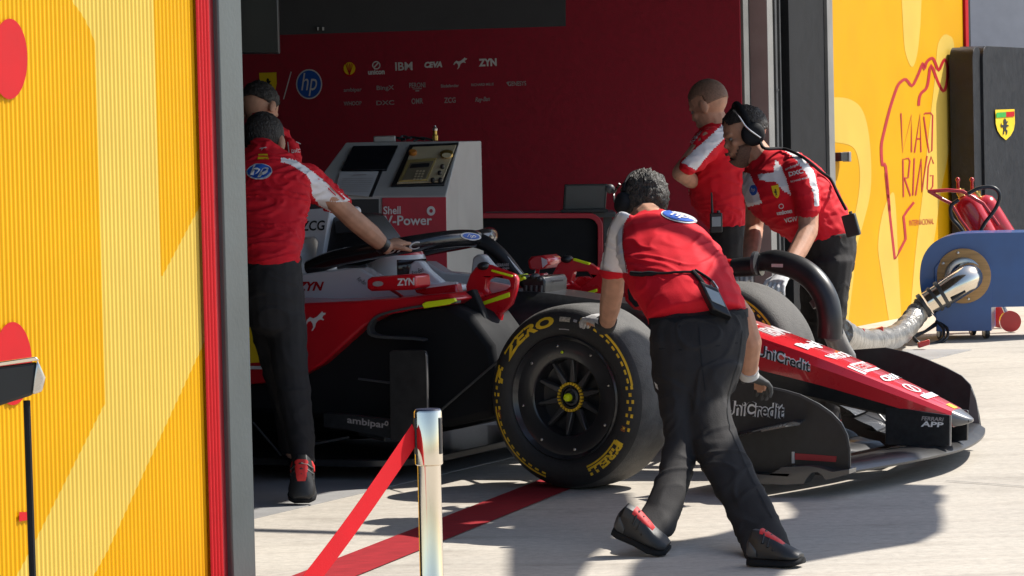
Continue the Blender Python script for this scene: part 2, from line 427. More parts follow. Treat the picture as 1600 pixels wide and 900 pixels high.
def inpoly(x, y, pts):
    c = False; n = len(pts); j = n - 1
    for i in range(n):
        xi, yi = pts[i]; xj, yj = pts[j]
        if (yi > y) != (yj > y) and x < (xj - xi) * (y - yi) / (yj - yi) + xi: c = not c
        j = i
    return c
def paint(mb, regions):      # cloth panels: (material index, outline) sewn where the outline falls
    for k, f in enumerate(mb.f):
        c = sum((mb.v[i] for i in f), V((0, 0, 0))) / len(f); x, y = proj(c)
        for mi, pts in regions:
            if inpoly(x, y, pts): mb.m[k] = mi
def spline(pts, n=6):
    out = []; N = len(pts)
    for i in range(N - 1):
        p0 = pts[max(i - 1, 0)]; p1 = pts[i]; p2 = pts[i + 1]; p3 = pts[min(i + 2, N - 1)]
        for k in range(n):
            t = k / n
            out.append(tuple(0.5 * (2 * b + (c - a) * t + (2 * a - 5 * b + 4 * c - d) * t * t + (3 * b - a - 3 * c + d) * t ** 3) for a, b, c, d in zip(p0, p1, p2, p3)))
    out.append(tuple(pts[-1])); return out
# ================================================================== the setting
mb = MB(); mb.add([V((-400, -60, -0.004)), V((400, -60, -0.004)), V((400, 900, -0.004)), V((-400, 900, -0.004))], [(0, 1, 2, 3)])
tag(part('ground', mb, CONC, base=(0, 0, -0.004)), kind='structure')
# painted stripe along the garage front
mb = MB(); a = G(548, 868); b = G(645, 868); d = (G(868, 752) - G(590, 862)); d.normalize()
a0 = G(556, 861); b0 = G(652, 861); d2 = (G(905, 758) - b0).normalized()
mb.add([a0 - d * 2, b0 - d2 * 2, b0 + d2 * 2.6, a0 + d * 2.6], [(0, 1, 2, 3)])
for p in mb.v: p.z = 0.0005
tag(part('floor_stripe', mb, FLOORR), kind='structure')
# slab joints
mb = MB()
for (x0, y0, x1, y1) in [(1478, 751, 1660, 764)]:
    p, q = G(x0, y0), G(x1, y1); n = (q - p).normalized().cross(Z) * 0.004
    mb.add([p - n, p + n, q + n, q - n], [(0, 1, 2, 3)])
for p in mb.v: p.z = 0.0006
tag(part('slab_joint', mb, DGREY), kind='structure')

# ---- garage shell (car axes: x out of the garage, y across)
GX = 0.10
RY = 7.3                                # the crimson side wall
def bx(name, x0, x1, y0, y1, z0, z1, m, label, cat):
    mb = MB(); mb.cbox(x0, x1, y0, y1, z0, z1); return tag(part(name, mb, m, smooth=None), label, cat)
tag(part('garage_ceiling', MB().cbox(-9.3, 0.55, -9.0, RY + 0.02, 3.2, 3.45), CEIL, smooth=None), kind='structure')
tag(part('shade_canopy', MB().cbox(0.552, 0.95, -2.6, RY + 0.02, 3.2, 3.45), CEIL, smooth=None), kind='structure')  # unseen overhang, added and sized to set where the garage shade ends
tag(part('back_wall', MB().cbox(-9.3, -9.0, -9.0, RY + 3, -0.02, 3.198), INNER, smooth=None), 'dark wall at the deep back of the garage', 'wall')
tag(part('partition_wall', MB().cbox(-8.99, -0.2, -5.2, -5.05, -0.02, 3.198), INNER, smooth=None), 'dark partition behind the grey post at the left of the garage', 'wall')
# floor inside is the same slab, sealed grey
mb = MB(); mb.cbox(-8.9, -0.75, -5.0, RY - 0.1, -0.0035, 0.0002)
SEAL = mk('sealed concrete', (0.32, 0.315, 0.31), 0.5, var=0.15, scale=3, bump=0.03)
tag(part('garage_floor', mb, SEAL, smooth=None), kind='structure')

# ---- crimson wall with the partner marks
x_end = car(on_plane(1161, 300, O + L * RY, L)).x
WP0 = O + L * RY
mb = MB(); mb.cbox(-8.99, x_end, RY, RY + 0.12, -0.02, 3.6)
wall = thing('sponsor_wall', 'dark crimson side wall of the garage with rows of pale sponsor logos', 'wall', C(-4, RY, 0))
part('wall_panel', mb, WALLR, wall, smooth=None)
hw = planer(WP0, -L, 0.002)
def wtxt(t, cx, cy, wd, ht, ang=2.0, m=LOGO, bold=0.02, shear=0.0, nm='lettering'):
    word(nm, t, rectmap(cx, cy, wd, ht, ang), hw, m, wall, bold, shear)
hw2 = planer(WP0, -L, 0.004); hw3 = planer(WP0, -L, 0.006)
def crest(h, h2, mp, parent, nm='crest'):
    shapes(nm, [poly2(mapped(SHIELD, mp))], h, LYEL, parent)
    shapes('crest_horse', [poly2(mapped([(0.2 + 0.6 * u, 0.16 + 0.62 * v) for u, v in HORSE], mp))], h2, DECALK, parent)
crest(hw, hw2, rectmap(419, 133, 27, 39, 2), wall)
shapes('divider', [line2([(443, 155), (455, 112)], 1.6)], hw, LOGO, wall)
shapes('round_badge', [disc2(483, 131.5, 20.5, 23.5)], hw, LOGO, wall)
shapes('badge_field', [disc2(483, 131.5, 18.6, 21.5)], hw2, LBLUE, wall)
word('badge_lettering', 'hp', rectmap(483, 132, 25, 36, 1), hw3, LOGO, wall, 0.0, 0.25)
pec = [(0.5 + 0.5 * math.sin(R(t)) * k, 0.5 + 0.5 * math.cos(R(t)) * k) for t, k in [(a * 12 + b, q) for a in range(-11, 12) for b, q in ((0, 1.0), (6, 0.9))]]
pec = [p for p in pec if p[1] > 0.08] ; pec = [(0.32, 0.0)] + pec[:] + [(0.68, 0.0)]
shapes('shell_badge', [disc2(546, 108, 10.5, 11.5, n=20)], hw, REDV, wall)
shapes('shell_badge_field', [disc2(546, 107, 9.2, 9.8, n=20)], hw2, LYEL, wall)
shapes('shell_badge_ribs', [line2([(546, 117), (546 + dx, 99)], 1.0) for dx in (-6, -3, 0, 3, 6)], hw3, REDV, wall)
shapes('ring_mark', [disc2(588, 102, 6.5, 6.5, r0=0.75), line2([(584, 106), (592, 97)], 2)], hw, LOGO, wall)
wtxt('unicon', 588, 112.5, 26, 8, 2, bold=0.05)
wtxt('IBM', 631, 103.5, 27, 13); wtxt('CEVA', 677, 101, 28, 9.5, 2, bold=0.06, shear=0.2)
shapes('cat_mark', [poly2(mapped(PUMA, rectmap(719, 99, 22, 18, 2)))], hw, LOGO, wall)
wtxt('ZYN', 762, 97.5, 28, 12, 2, bold=0.05)
for t, x, y, wd, ht in [('ambipar', 551, 141, 28, 8), ('BingX', 602, 138, 27, 9), ('PERONI', 652, 133, 25, 8), ('Bitdefender', 703, 134, 28, 5), ('RICHARD MILLE', 754, 132, 35, 4), ('GENESYS', 808, 130.5, 28, 7), ('WHOOP', 551, 161.5, 28, 6.5), ('DXC', 602, 160.5, 28, 7), ('OMR', 652, 158, 18, 9), ('ZCG', 703, 156.5, 18, 8.5), ('Ray-Ban', 754, 156, 23, 9)]:
    wtxt(t, x, y, wd, ht, 4 if t == 'Ray-Ban' else 2, LOGOD if y > 120 else LOGO, 0.015, 0.3 if t == 'Ray-Ban' else 0)
shapes('small_mark', [line2([(645, 139), (659, 138.4)], 1.2), line2([(649, 142), (655, 141.7)], 2), poly2([(791, 129), (794.5, 127), (794.5, 134)])], hw, LOGOD, wall)

# dark ceiling truss and the black screen box that cut the top of the wall
mb = MB(); Yt = 17.5
mb.hexa([P(396, 56, Yt), P(884, 41, Yt), P(884, 41, Yt + .3), P(396, 56, Yt + .3)], [P(396, -40, Yt), P(884, -60, Yt), P(884, -60, Yt + .3), P(396, -40, Yt + .3)])
t = thing('ceiling_truss', 'black overhead truss crossing the top of the crimson wall', 'truss', P(640, 40, Yt))
part('beam', mb, mk('black truss', (.012, .012, .013), .7), t, smooth=None)
for x in (497, 505):
    mb = MB(); mb.box(P(x, 45, Yt - .01), V((.004, 0, 0)), V((0, .02, 0)), V((0, 0, .008))); part('fixing_plate', mb, MGREY, t, smooth=None)
mb = MB(); mb.box(P(400, 30, 16.0), V((.105, 0, -.002)), V((0, .05, 0)), V((0, 0, .16)))
t = thing('hanging_screen', 'black boxy screen hanging from the ceiling beside the grey post', 'screen', P(400, 82, 16))
part('screen_housing', mb, BLACK, t, bevel=.006)
mb = MB(); mb.box(P(400, 30, 15.945), V((.097, 0, -.002)), V((0, .002, 0)), V((0, 0, .15)))
part('screen_glass', mb, mk('dark glass', (.008, .008, .01), .15), t)

q = P(400, -5, 16.0); mb = MB(); mb.tube([q, V((q.x, q.y, 3.199))], .018, 8); part('hanger', mb, DGREY, t)
for x in (450, 830):
    q = P(x, -45, Yt + .15); mb = MB(); mb.tube([q, V((q.x, q.y, 3.199))], .022, 8); part('hanger', mb, DGREY, bpy.data.objects['ceiling_truss'])
# ---- left: ribbed yellow hoarding, red edge strip, grey post
A = P(388, 450, 10.6)
def lw(px, py, off=0.0): return on_plane(px, py, A + F * off, F)
def uof(px, py=450): return (lw(px, py) - A).dot(L)
def lp(u, z, off=0.0): q = A + L * u + F * off; return V((q.x, q.y, z))
def zof(px, py): return lw(px, py).z
ZT, ZB = 2.9, -0.02
def lin(u, pts):
    for (u0, z0), (u1, z1) in zip(pts, pts[1:]):
        if u0 <= u <= u1: return z0 + (z1 - z0) * (u - u0) / (u1 - u0)
    return pts[0][1] if u < pts[0][0] else pts[-1][1]
def UZ(pts): return sorted([((lw(x, y) - A).dot(L), zof(x, y)) for x, y in pts])
curve = UZ([(112, 2), (122, 14), (130, 26), (137, 39), (143, 52), (147.5, 66), (151, 84), (153.4, 104), (154.8, 130)])
d1 = UZ([(0, 948), (47, 861), (163, 632)]); d2 = UZ([(120, 946), (168, 861), (318.5, 536)]); d0 = UZ([(254, 431), (316, 315), (330, 290)])
uL = (lw(159, 430) - A).dot(L); uC = curve[0][0]; uR = (lw(252, 430) - A).dot(L); uE = (lw(317, 450) - A).dot(L); uS = (lw(-75, 450) - A).dot(L)
u1a, u1b = uof(200), uof(222)
pitch = (uof(250) - uof(100)) / 24.2; ncol = 8
hb = thing('ribbed_hoarding', 'ribbed amber hoarding with a broad pale yellow stripe, at the left of the garage mouth', 'hoarding', lp((uS + uE) / 2, 0))
mb = MB(); nn = int((uE - uS) / pitch * ncol)
us = sorted(set([uS + (uE - uS) * i / nn for i in range(nn + 1)] + [uL, uR, d1[-1][0]]))
def cuts(u, side):
    # z levels from bottom to top with material per interval (0 amber, 1 pale)
    uu = u + side * 1e-6
    if uu < d1[-1][0] and not uu > uL:
        a = max(ZB, lin(u, d2)) if u > d2[0][0] else ZB
        top = lin(u, d1)
        if uu > uC: return [ZB, a, max(a, top), max(max(a, top), lin(u, curve)), ZT], [0, 1, 0, 1]
        return [ZB, a, max(a, top), ZT, ZT], [0, 1, 0, 0]
    if uu <= uL: return [ZB, lin(u, d2), lin(u, d1), lin(u, curve), ZT], [0, 1, 0, 1]
    if uu < uR: return [ZB, max(ZB, lin(u, d2)), ZT - .02, ZT - .01, ZT], [0, 1, 1, 1]
    return [ZB, lin(u, d2), max(lin(u, d2), lin(u, d0)), ZT - .01, ZT], [0, 1, 0, 0]
for i in range(len(us) - 1):
    ua, ub = us[i], us[i + 1]; um = (ua + ub) / 2
    za, ms = cuts(ua, 1); zb, _ = cuts(ub, -1)
    oa, ob = [0.0017 * math.sin(2 * math.pi * u / pitch) for u in (ua, ub)]
    for k in range(4):
        if za[k + 1] - za[k] < 1e-4 and zb[k + 1] - zb[k] < 1e-4: continue
        mb.add([lp(ua, za[k], oa), lp(ub, zb[k], ob), lp(ub, zb[k + 1], ob), lp(ua, za[k + 1], oa)], [(0, 1, 2, 3)], ms[k])
part('ribbed_sheet', mb, [AMBER, PALE], hb, smooth=60)
mb = MB(); mb.hexa([lp(uS, ZB, -.10), lp(uE, ZB, -.10), lp(uE, ZB, -.012), lp(uS, ZB, -.012)], [lp(uS, ZT, -.10), lp(uE, ZT, -.10), lp(uE, ZT, -.012), lp(uS, ZT, -.012)])
part('backing_board', mb, DGREY, hb, smooth=None)
for (cx, cy, rx, ry) in [(15, 92, 28, 63), (20, 568, 30, 65)]:
    vs, fs = disc2(cx, cy, rx, ry, 0, 48, 2)
    mb = MB(); mb.add([lw(x, y, .006) for x, y in vs], fs)
    part('red_disc', mb, REDV, hb, smooth=None)
mb = MB(); vs, fs = poly2([(30, 800), (53, 800), (53, 811), (30, 815)]); mb.add([lw(x, y, .0062) for x, y in vs], fs)
part('red_bar', mb, REDV, hb, smooth=None)
# red strip
uq = lambda px, o: (lw(px, 450, o) - A - F * o).dot(L)
ua, ub, uc2, ue = uq(317.5, .012), uq(338.5, .014), uq(347.5, .012), uq(352, .0)
mb = MB(); n = 40
for i in range(n):
    x0 = ua + (ub - ua) * i / n; x1 = ua + (ub - ua) * (i + 1) / n
    f = lambda u: .012 + .004 * abs(math.sin(math.pi * 4 * (u - ua) / (ub - ua)))
    mb.add([lp(x0, ZB, f(x0)), lp(x1, ZB, f(x1)), lp(x1, ZT, f(x1)), lp(x0, ZT, f(x0))], [(0, 1, 2, 3)])
part('red_strip', mb, REDV, hb, smooth=30)
mb = MB(); mb.hexa([lp(ub, ZB, -.02), lp(uc2, ZB, -.02), lp(uc2, ZB, .012), lp(ub, ZB, .012)], [lp(ub, ZT, -.02), lp(uc2, ZT, -.02), lp(uc2, ZT, .012), lp(ub, ZT, .012)])
part('edge_strip', mb, DREDV, hb, smooth=None)
mb = MB(); mb.hexa([lp(uc2, ZB, -.06), lp(ue + .01, ZB, -.06), lp(ue + .01, ZB, -.02), lp(uc2, ZB, -.02)], [lp(uc2, ZT, -.06), lp(ue + .01, ZT, -.06), lp(ue + .01, ZT, -.02), lp(uc2, ZT, -.02)])
part('shadow_gap', mb, BLACK, hb, smooth=None)
mb = MB(); p0, p1 = uq(352.5, .03), uq(389, .03)
mb.hexa([lp(p0, ZB, -.25), lp(p1, ZB, -.25), lp(p1, ZB, .03), lp(p0, ZB, .03)], [lp(p0, 3.19, -.25), lp(p1, 3.19, -.25), lp(p1, 3.19, .03), lp(p0, 3.19, .03)])
tag(part('door_post', mb, POSTG, bevel=.006), 'slate grey steel post between the red strip and the dark garage', 'post')

# ---- right: door tracks, black pier, yellow wall
B0 = P(1293, 400, 23.4)
def rw(px, py, off=0.0): return on_plane(px, py, B0 + F * off, F)
def ru(px, py=300): return (rw(px, py) - B0).dot(L)
def rp(u, z, off=0.0): q = B0 + L * u + F * off; return V((q.x, q.y, z))
RT_ = 3.6
def vbar(name, pa, pb, o0, o1, m, parent, top=RT_, bevel=.003):
    mb = MB(); a, b = ru(pa), ru(pb)
    mb.hexa([rp(a, -.02, o0), rp(b, -.02, o0), rp(b, -.02, o1), rp(a, -.02, o1)], [rp(a, top, o0), rp(b, top, o0), rp(b, top, o1), rp(a, top, o1)])
    return part(name, mb, m, parent, bevel=bevel)
dt = thing('door_track', 'pale steel roller door tracks standing beside the black pillar', 'door track', rp(ru(1190), 0))
vbar('track_rail', 1162, 1170, -.30, .02, RAILM, dt)
vbar('track_channel', 1170.3, 1199, -.40, -.10, DGREY, dt)
vbar('track_rail', 1199.3, 1208, -.20, .02, RAILL, dt)
vbar('track_plate', 1208.2, 1228, -.20, -.03, RAILM, dt)
vbar('track_lip', 1216, 1219, -.029, .0, DGREY, dt)
vbar('track_lip', 1223, 1225, -.029, .0, DGREY, dt)
mb = MB(); mb.box(rp(ru(1216), 1.4 + (190 - 136) / 231, .005), F * .004, L * .03, Z * .006); part('track_bolt', mb, BLACK, dt)
pi = thing('door_pillar', 'tall black pillar with a grey edge between the door tracks and the yellow wall', 'pillar', rp(ru(1260), 0))
vbar('pillar_core', 1228.3, 1284, -.40, .04, MATTB, pi)
vbar('edge_profile', 1284.3, 1293, -.30, .06, RAILL, pi)
yw = thing('yellow_wall', 'smooth yellow wall with red circuit outline and lettering beside the pillar', 'wall', rp(1.5, 0))
vbar('red_edge', 1293.3, 1298.5, -.2, .03, REDV, yw)
vbar('wall_sheet', 1298.7, 1509, -.15, 0, AMBER, yw, bevel=0)
vbar('red_edge', 1509.3, 1514, -.2, .02, REDV, yw)
vbar('black_edge', 1514.3, 1519, -.2, .01, BLACK, yw)
h1 = planer(B0, F, .0015); h2 = planer(B0, F, .003)
pal = [poly2(spline([(1301, 152), (1325, 154), (1345, 168), (1356, 200), (1361, 250), (1360, 300), (1350, 345), (1338, 390), (1333, 440), (1326, 500), (1322, 560)], 4) + spline([(1302, 560), (1309, 480), (1318, 420), (1330, 360), (1339, 320), (1343, 290), (1343, 262), (1337, 236), (1325, 226), (1301, 222)], 4)),
       poly2([(1409, 0)] + spline([(1411, 40), (1414, 78), (1422, 102), (1428, 102), (1434, 80), (1438, 40)], 4) + [(1440, 0)]),
       poly2(spline([(1463, 92), (1466, 68), (1474, 55), (1482, 55), (1490, 66), (1494, 120), (1488, 200), (1478, 260), (1470, 300), (1462, 360), (1452, 430), (1448, 520)], 4) + spline([(1420, 520), (1430, 400), (1442, 300), (1452, 200), (1460, 130), (1463, 92)], 4)),
       poly2(spline([(1398, 560), (1384, 470), (1376, 420), (1372, 380), (1380, 330), (1395, 300), (1400, 330), (1404, 420), (1412, 560)], 4))]
shapes('pale_graphic', pal, h1, PALE, yw)
def z6(pts): return [(1260 + x / 3, 30 + y / 3) for x, y in pts]
def z7(pts): return [(1260 + x / 3, 270 + y / 3) for x, y in pts]
trk = spline(z6([(390, 900), (372, 690), (357, 685), (352, 600), (362, 540), (392, 420), (425, 320), (445, 292), (468, 282), (495, 312), (520, 270), (548, 205), (553, 235), (565, 200), (590, 182), (605, 205), (620, 240), (640, 200), (652, 190), (662, 230), (658, 300), (642, 338), (615, 290), (585, 215), (572, 290), (562, 325), (540, 345), (530, 370), (527, 405)]), 3)
low = z7([(372, 0), (392, 200), (415, 405), (440, 360), (466, 310), (462, 260), (456, 205), (475, 175), (505, 138)])
zc = lambda pts: [(1281 + x / 2.307, y / 2.307) for x, y in pts]
lt = [zc([(293, 408), (299, 550), (331, 414), (331, 548)]), zc([(342, 550), (362, 410), (365, 548)]), zc([(349, 500), (364, 500)]), zc([(376, 412), (380, 408), (400, 407), (407, 417), (404, 543), (394, 551), (386, 500), (375, 420)]),
      zc([(302, 710), (300, 574), (320, 570), (325, 580), (319, 640), (303, 642)]), zc([(306, 642), (327, 706)]), zc([(341, 570), (336, 704)]), zc([(346, 704), (366, 572), (368, 692), (387, 562)]), zc([(410, 590), (402, 564), (391, 600), (387, 680), (393, 692), (407, 672), (408, 632), (397, 634)])]
shapes('circuit_outline', [line2(trk, 4.2), line2(low, 3.6)], h2, LINER, yw)
shapes('wall_lettering', [line2(p, 2.1) for p in lt], h2, LINER, yw)
word('wall_lettering', 'INTERNACIONAL', rectmap(1440, 347, 38, 9, 4), h2, LINER, yw, 0.0)
mb = MB(); c = rw(1312, 245, .03); mb.box(c, F * .035, L * .07, Z * .030); part('door_latch', mb, BLACK, yw, bevel=.005)
mb = MB(); c = rw(1319, 245, .03); mb.box(c + F * .02, F * .025, L * .022, Z * .034); part('latch_end', mb, MGREY, yw, bevel=.004)

# grey building beyond
mb = MB(); mb.hexa([V((3.9, 31, -.02)), V((12, 31, -.02)), V((12, 36, -.02)), V((3.9, 36, -.02))], [V((3.9, 31, 6)), V((12, 31, 6)), V((12, 36, 6)), V((3.9, 36, 6))])
fb = thing('pit_building', 'pale grey building wall far behind the black padded screen', 'building', (8, 31, 0))
part('facade', mb, LGREY, fb, smooth=None)
mb = MB()
for z in (1.9, 2.6, 3.3): mb.box(V((8, 30.99, z)), V((4, 0, 0)), V((0, .012, 0)), V((0, 0, .012)))
part('panel_joint', mb, DGREY, fb, smooth=None)
# ================================================================== the race car
car_o = thing('race_car', 'red and white open wheel race car being pushed nose first out of the garage', 'race car', O)
def slab(name, pts, y, th, m, bevel=.006, mirror=False, holes=(), parent=None, label=None):
    o = None
    for s in ((1, -1) if mirror else (1,)):
        def q(p): c = car(cp(p[0], p[1], y)); return C(c.x, c.y * s, c.z)
        mb = MB(); mb.prism([q(p) for p in pts], L * th * s, [[q(p) for p in h] for h in holes])
        k = part(name, mb, m, parent or car_o, bevel=bevel, label=label)
        if s == 1: o = k
    return o
def carloft(name, st, m, bevel=0.0, nsub=3, split=None, mats=None, smooth=35):
    # stations: x, half width, top, bottom, shoulder drop
    rings = []
    st = spline(st, nsub)
    for x, wd, zt, zb, sh in st:
        h = zt - zb
        prof = [(-.62, 0), (-.86, -.12 * sh), (-1, -.42 * sh), (-1.0, -.62), (-.80, -.93), (-.6, -1), (.6, -1), (.80, -.93), (1.0, -.62), (1, -.42 * sh), (.86, -.12 * sh), (.62, 0)]
        rings.append([C(x, a * wd, zt + b * h) for a, b in prof])
    mb = MB(); mb.loft(rings)
    if split is not None:
        n = 12
        for k in range(len(mb.f) - 2):
            if k % n in split: mb.m[k] = 1
    return part(name, mb, mats or m, car_o, smooth=smooth, bevel=bevel)
# survival cell, front part bare black and a cockpit section behind
chassis = carloft('chassis', [(-2.2, .30, .72, .10, 1), (-1.6, .33, .74, .10, 1), (-1.1, .32, .735, .12, 1), (-.8, .27, .73, .16, 1), (-.5, .23, .735, .24, .8), (-.2, .20, .70, .28, .8), (.08, .185, .665, .30, .8)], CARBON)
nose = carloft('nose_cone', [(.085, .186, .668, .36, .8), (.36, .172, .617, .35, .7), (.60, .165, .538, .315, .6), (.80, .158, .468, .28, .6), (1.0, .143, .388, .238, .6), (1.20, .112, .302, .196, .6), (1.305, .080, .254, .184, .7)], None, mats=[CARRED, CARBG], split=(3, 4, 5, 6, 7), nsub=4, smooth=28)
tip = carloft('nose_tip', [(1.306, .079, .252, .186, .7), (1.335, .060, .236, .190, .8), (1.362, .032, .220, .198, 1), (1.372, .012, .214, .204, 1)], mk('bare grey nose tip', (.11, .11, .115), .3, coat=.4))
mb = MB(); mb.box(C(1.360, -.022, .208), F * .004, L * .010, Z * .005); part('nose_sensor', mb, BLACK, car_o)
pyl = slab('nose_pylon', [(1383, 634), (1440, 643), (1485, 649), (1484, 697), (1455, 699), (1383, 695)], -.128, .014, CARBON, .003, mirror=True)
slab('pylon_edge', [(1483.5, 649), (1486, 649), (1485.5, 697), (1483, 697)], -.130, .006, MGREY, 0)
# lettering on the nose
hn = hitter([nose], .003)
def out_word(txt, mp, h, h2, parent, white=WHITE, black=DECALK):
    word('lettering_outline', txt, mp, h, white, parent, .085); word('lettering', txt, mp, h2, black, parent, .012)
out_word('UniCredit', quadmap((1183, 556), (1266, 582), (1184, 537), (1267, 565)), hitter([nose], .003), hitter([nose], .006), nose)
tn = bvh(nose)
def drop(off):
    def f(x, y):
        o = C(x, y, 2.0); p, n, i, d = tn.ray_cast(o, -Z)
        if p is None: return None
        return p + n * (off if n.z > 0 else -off)
    return f
def nosetxt(txt, xc, xl, yl, m=WHITE, off=.003, bold=.03, sh=0):
    word('lettering', txt, lambda u, v: (xc + (0.5 - v) * xl, (u - 0.5) * yl), drop(off), m, nose, bold, sh)
def nosebox(xc, xl, yl, m, off=.002, yc=0):
    n = 6; vs = [(xc + (i / n - .5) * xl, yc + (j / n - .5) * yl) for i in range(n + 1) for j in range(n + 1)]
    fs = [(i * (n + 1) + j, i * (n + 1) + j + 1, (i + 1) * (n + 1) + j + 1, (i + 1) * (n + 1) + j) for i in range(n) for j in range(n)]
    shapes('nose_patch', [(vs, fs)], drop(off), m, nose)
nosetxt('hp', .42, .09, .13, LOGO); nosetxt('IBM', .535, .085, .20); nosetxt('IBM', .535, .085, .20)
nosetxt('BingX', .70, .075, .22, bold=.05); nosetxt('WHOOP', .815, .05, .22)
nosebox(.925, .075, .235, WHITE); nosetxt('IRELLI', .925, .045, .16, REDV, .005, .03)
nosetxt('CEVA', 1.03, .045, .19, bold=.05, sh=.2)
shapes('ring_mark', [disc2(1.125, -.02, .036, .055, r0=.78), line2([(1.15, -.04), (1.10, 0.0)], .014)], drop(.003), WHITE, nose)
nosetxt('unicon', 1.19, .045, .16, WHITE, .003, .09); nosebox(1.285, .035, .05, LYEL)
word('lettering', 'FERRARI', quadmap((1440, 656.5), (1475, 658.5), (1440, 650), (1475, 652.5)), hitter([pyl], .003), LOGOD, pyl, .03, .2)
word('lettering', 'APP', quadmap((1439, 666.5), (1474, 667.5), (1441, 657.5), (1475, 660)), hitter([pyl], .003), WHITE, pyl, .03)

# front wing
GLOSSC = mk('lacquered carbon', (.05, .05, .052), .25, var=.2, coat=.6)
def wingel(name, xs, zs, y0, y1, th, m, tiltc=0.0, n=14):
    # leading edge xs(y), chord profile zs = [(dx, dz)]
    mb = MB(); rings = []
    for i in range(n + 1):
        y = y0 + (y1 - y0) * i / n; x = xs(abs(y))
        up = [C(x - dx, y, z + th * k) for (dx, z), k in zip(zs, (.15, .8, 1, .8, .25, .05))]
        dn = [C(x - dx, y, z - th * k) for (dx, z), k in zip(zs, (.15, .5, .6, .4, .15, .05))]
        rings.append(up + dn[::-1])
    mb.loft(rings); return part(name, mb, m, car_o, smooth=50)
le = lambda y: 1.315 - .17 * (y / .95) ** 1.7
WCARB = mk('wing carbon', (.015, .015, .016), .38, var=.25, coat=.15)
main = wingel('wing_mainplane', le, [(0, .086), (.03, .090), (.09, .091), (.16, .094), (.22, .099), (.25, .103)], -.945, .945, .026, WCARB, n=24)
for s in (-1, 1):
    for k, (dx, z0, z1) in enumerate([(.27, .112, .155), (.38, .15, .215), (.47, .21, .29)]):
        wingel('wing_flap', lambda y, d=dx: le(y) - d, [(0, z0), (.02, z0 + .012), (.06, z0 + (z1 - z0) * .4), (.10, z0 + (z1 - z0) * .7), (.14, z1 - .008), (.155, z1)], s * .12, s * .93, .007, WCARB)
    mb = MB(); mb.tube([C(.93, s * .35, .13), C(.80, s * .35, .27), C(.72, s * .35, .33)], .012, 8, flat=.4); part('flap_bracket', mb, CARBON, car_o)
ep = slab('wing_endplate', [(1100, 640), (1128, 617), (1143, 603), (1158, 596.5), (1180, 599), (1203, 604), (1226, 609), (1250, 616), (1280, 631), (1300, 645), (1315, 661), (1324, 679), (1328, 700), (1328.5, 731), (1300, 738), (1200, 745), (1120, 735), (1095, 700)], -.95, .012, CARBG, .003)
epf = slab('wing_endplate', [(1300, 556), (1327, 547), (1383, 543), (1417, 550), (1450, 562), (1480, 575), (1503, 587), (1516, 601), (1524, 622), (1530, 650), (1535, 684), (1523, 693), (1400, 712), (1320, 700)], .95, .012, CARBG, .003)
slab('endplate_rim', [(1203, 604), (1226, 609), (1250, 616), (1280, 631), (1300, 645), (1315, 661), (1324, 679), (1328, 700), (1328.5, 731), (1325, 731), (1325, 702), (1321, 681), (1312, 664), (1298, 649), (1278, 635), (1249, 620), (1226, 612.5), (1203, 607.5)], -.954, .003, DGREY, 0, parent=ep)
out_word('UniCredit', quadmap((1132, 648), (1225, 655), (1134, 625), (1227, 630)), hitter([ep], .003), hitter([ep], .006), ep)
shapes('lettering_mark', [poly2([(1126, 628), (1131, 627), (1131, 646), (1127, 640)])], hitter([ep], .003), REDV, ep)
slab('endplate_stripe', [(1242, 708), (1307, 713), (1306, 722), (1242, 718)], -.953, .002, mk('dark red stripe', (.32, .008, .02), .4), 0, parent=ep)
slab('stripe_fitting', [(1237, 706), (1241, 706), (1241, 724), (1237, 724)], -.956, .005, LGREY, 0, parent=ep)
for s, e in ((-1, ep), (1, epf)):
    mb = MB()     # outboard fin
    a = None
    def mir(p): q = car(p); return C(q.x, q.y * -s if s == 1 else q.y, q.z)
    pts = [cp(1148, 678, -.952), cp(1212, 664, -.952), cp(1248, 657, -.952), cp(1258, 657, -.952)]
    o = []
    for k, p in enumerate(pts): o.append(p - L * (.03, .16, .15, .07)[k] - Z * .012)
    vs = [mir(p) for p in pts + o[::-1]]
    mb.prism(vs, V((0, 0, .006))); part('endplate_fin', mb, GLOSSC, e, bevel=0)
    if s == 1: continue
    # rolled foot plate
    rings = []
    for i in range(15):
        x = .80 + .36 * i / 14
        bump = .045 * math.exp(-((x - 1.06) / .055) ** 2); base = .045 + (.02 if x < .86 else 0) * 0
        rings.append([C(x, s * (.945 + .10 * k / 5), base + bump * (k / 5) ** .7 + .012 * (5 - k) / 5) for k in range(6)] + [C(x, s * (.945 + .10 * k / 5), base - .010 + bump * (k / 5) ** .7 + .012 * (5 - k) / 5) for k in range(5, -1, -1)])
    slab('foot_plate', [(1118, 736), (1200, 742), (1212, 736), (1222, 729.5), (1262, 728), (1282, 731), (1300, 737), (1327, 733), (1326.5, 741), (1300, 748.5), (1289, 750), (1285, 743), (1277, 738), (1268, 739), (1261, 747), (1256, 756), (1225, 758), (1185, 756), (1130, 748)], -1.03, .085, GLOSSC, .003, parent=e)

slab('endplate_lit_edge', [(1517, 606), (1525.5, 626), (1534, 684), (1517, 690), (1513, 650)], .945, .004, mk('sunlit carbon tint', (.16, .155, .15), .4), 0, parent=epf)  # lighter grey paints the sunlit front of the far endplate
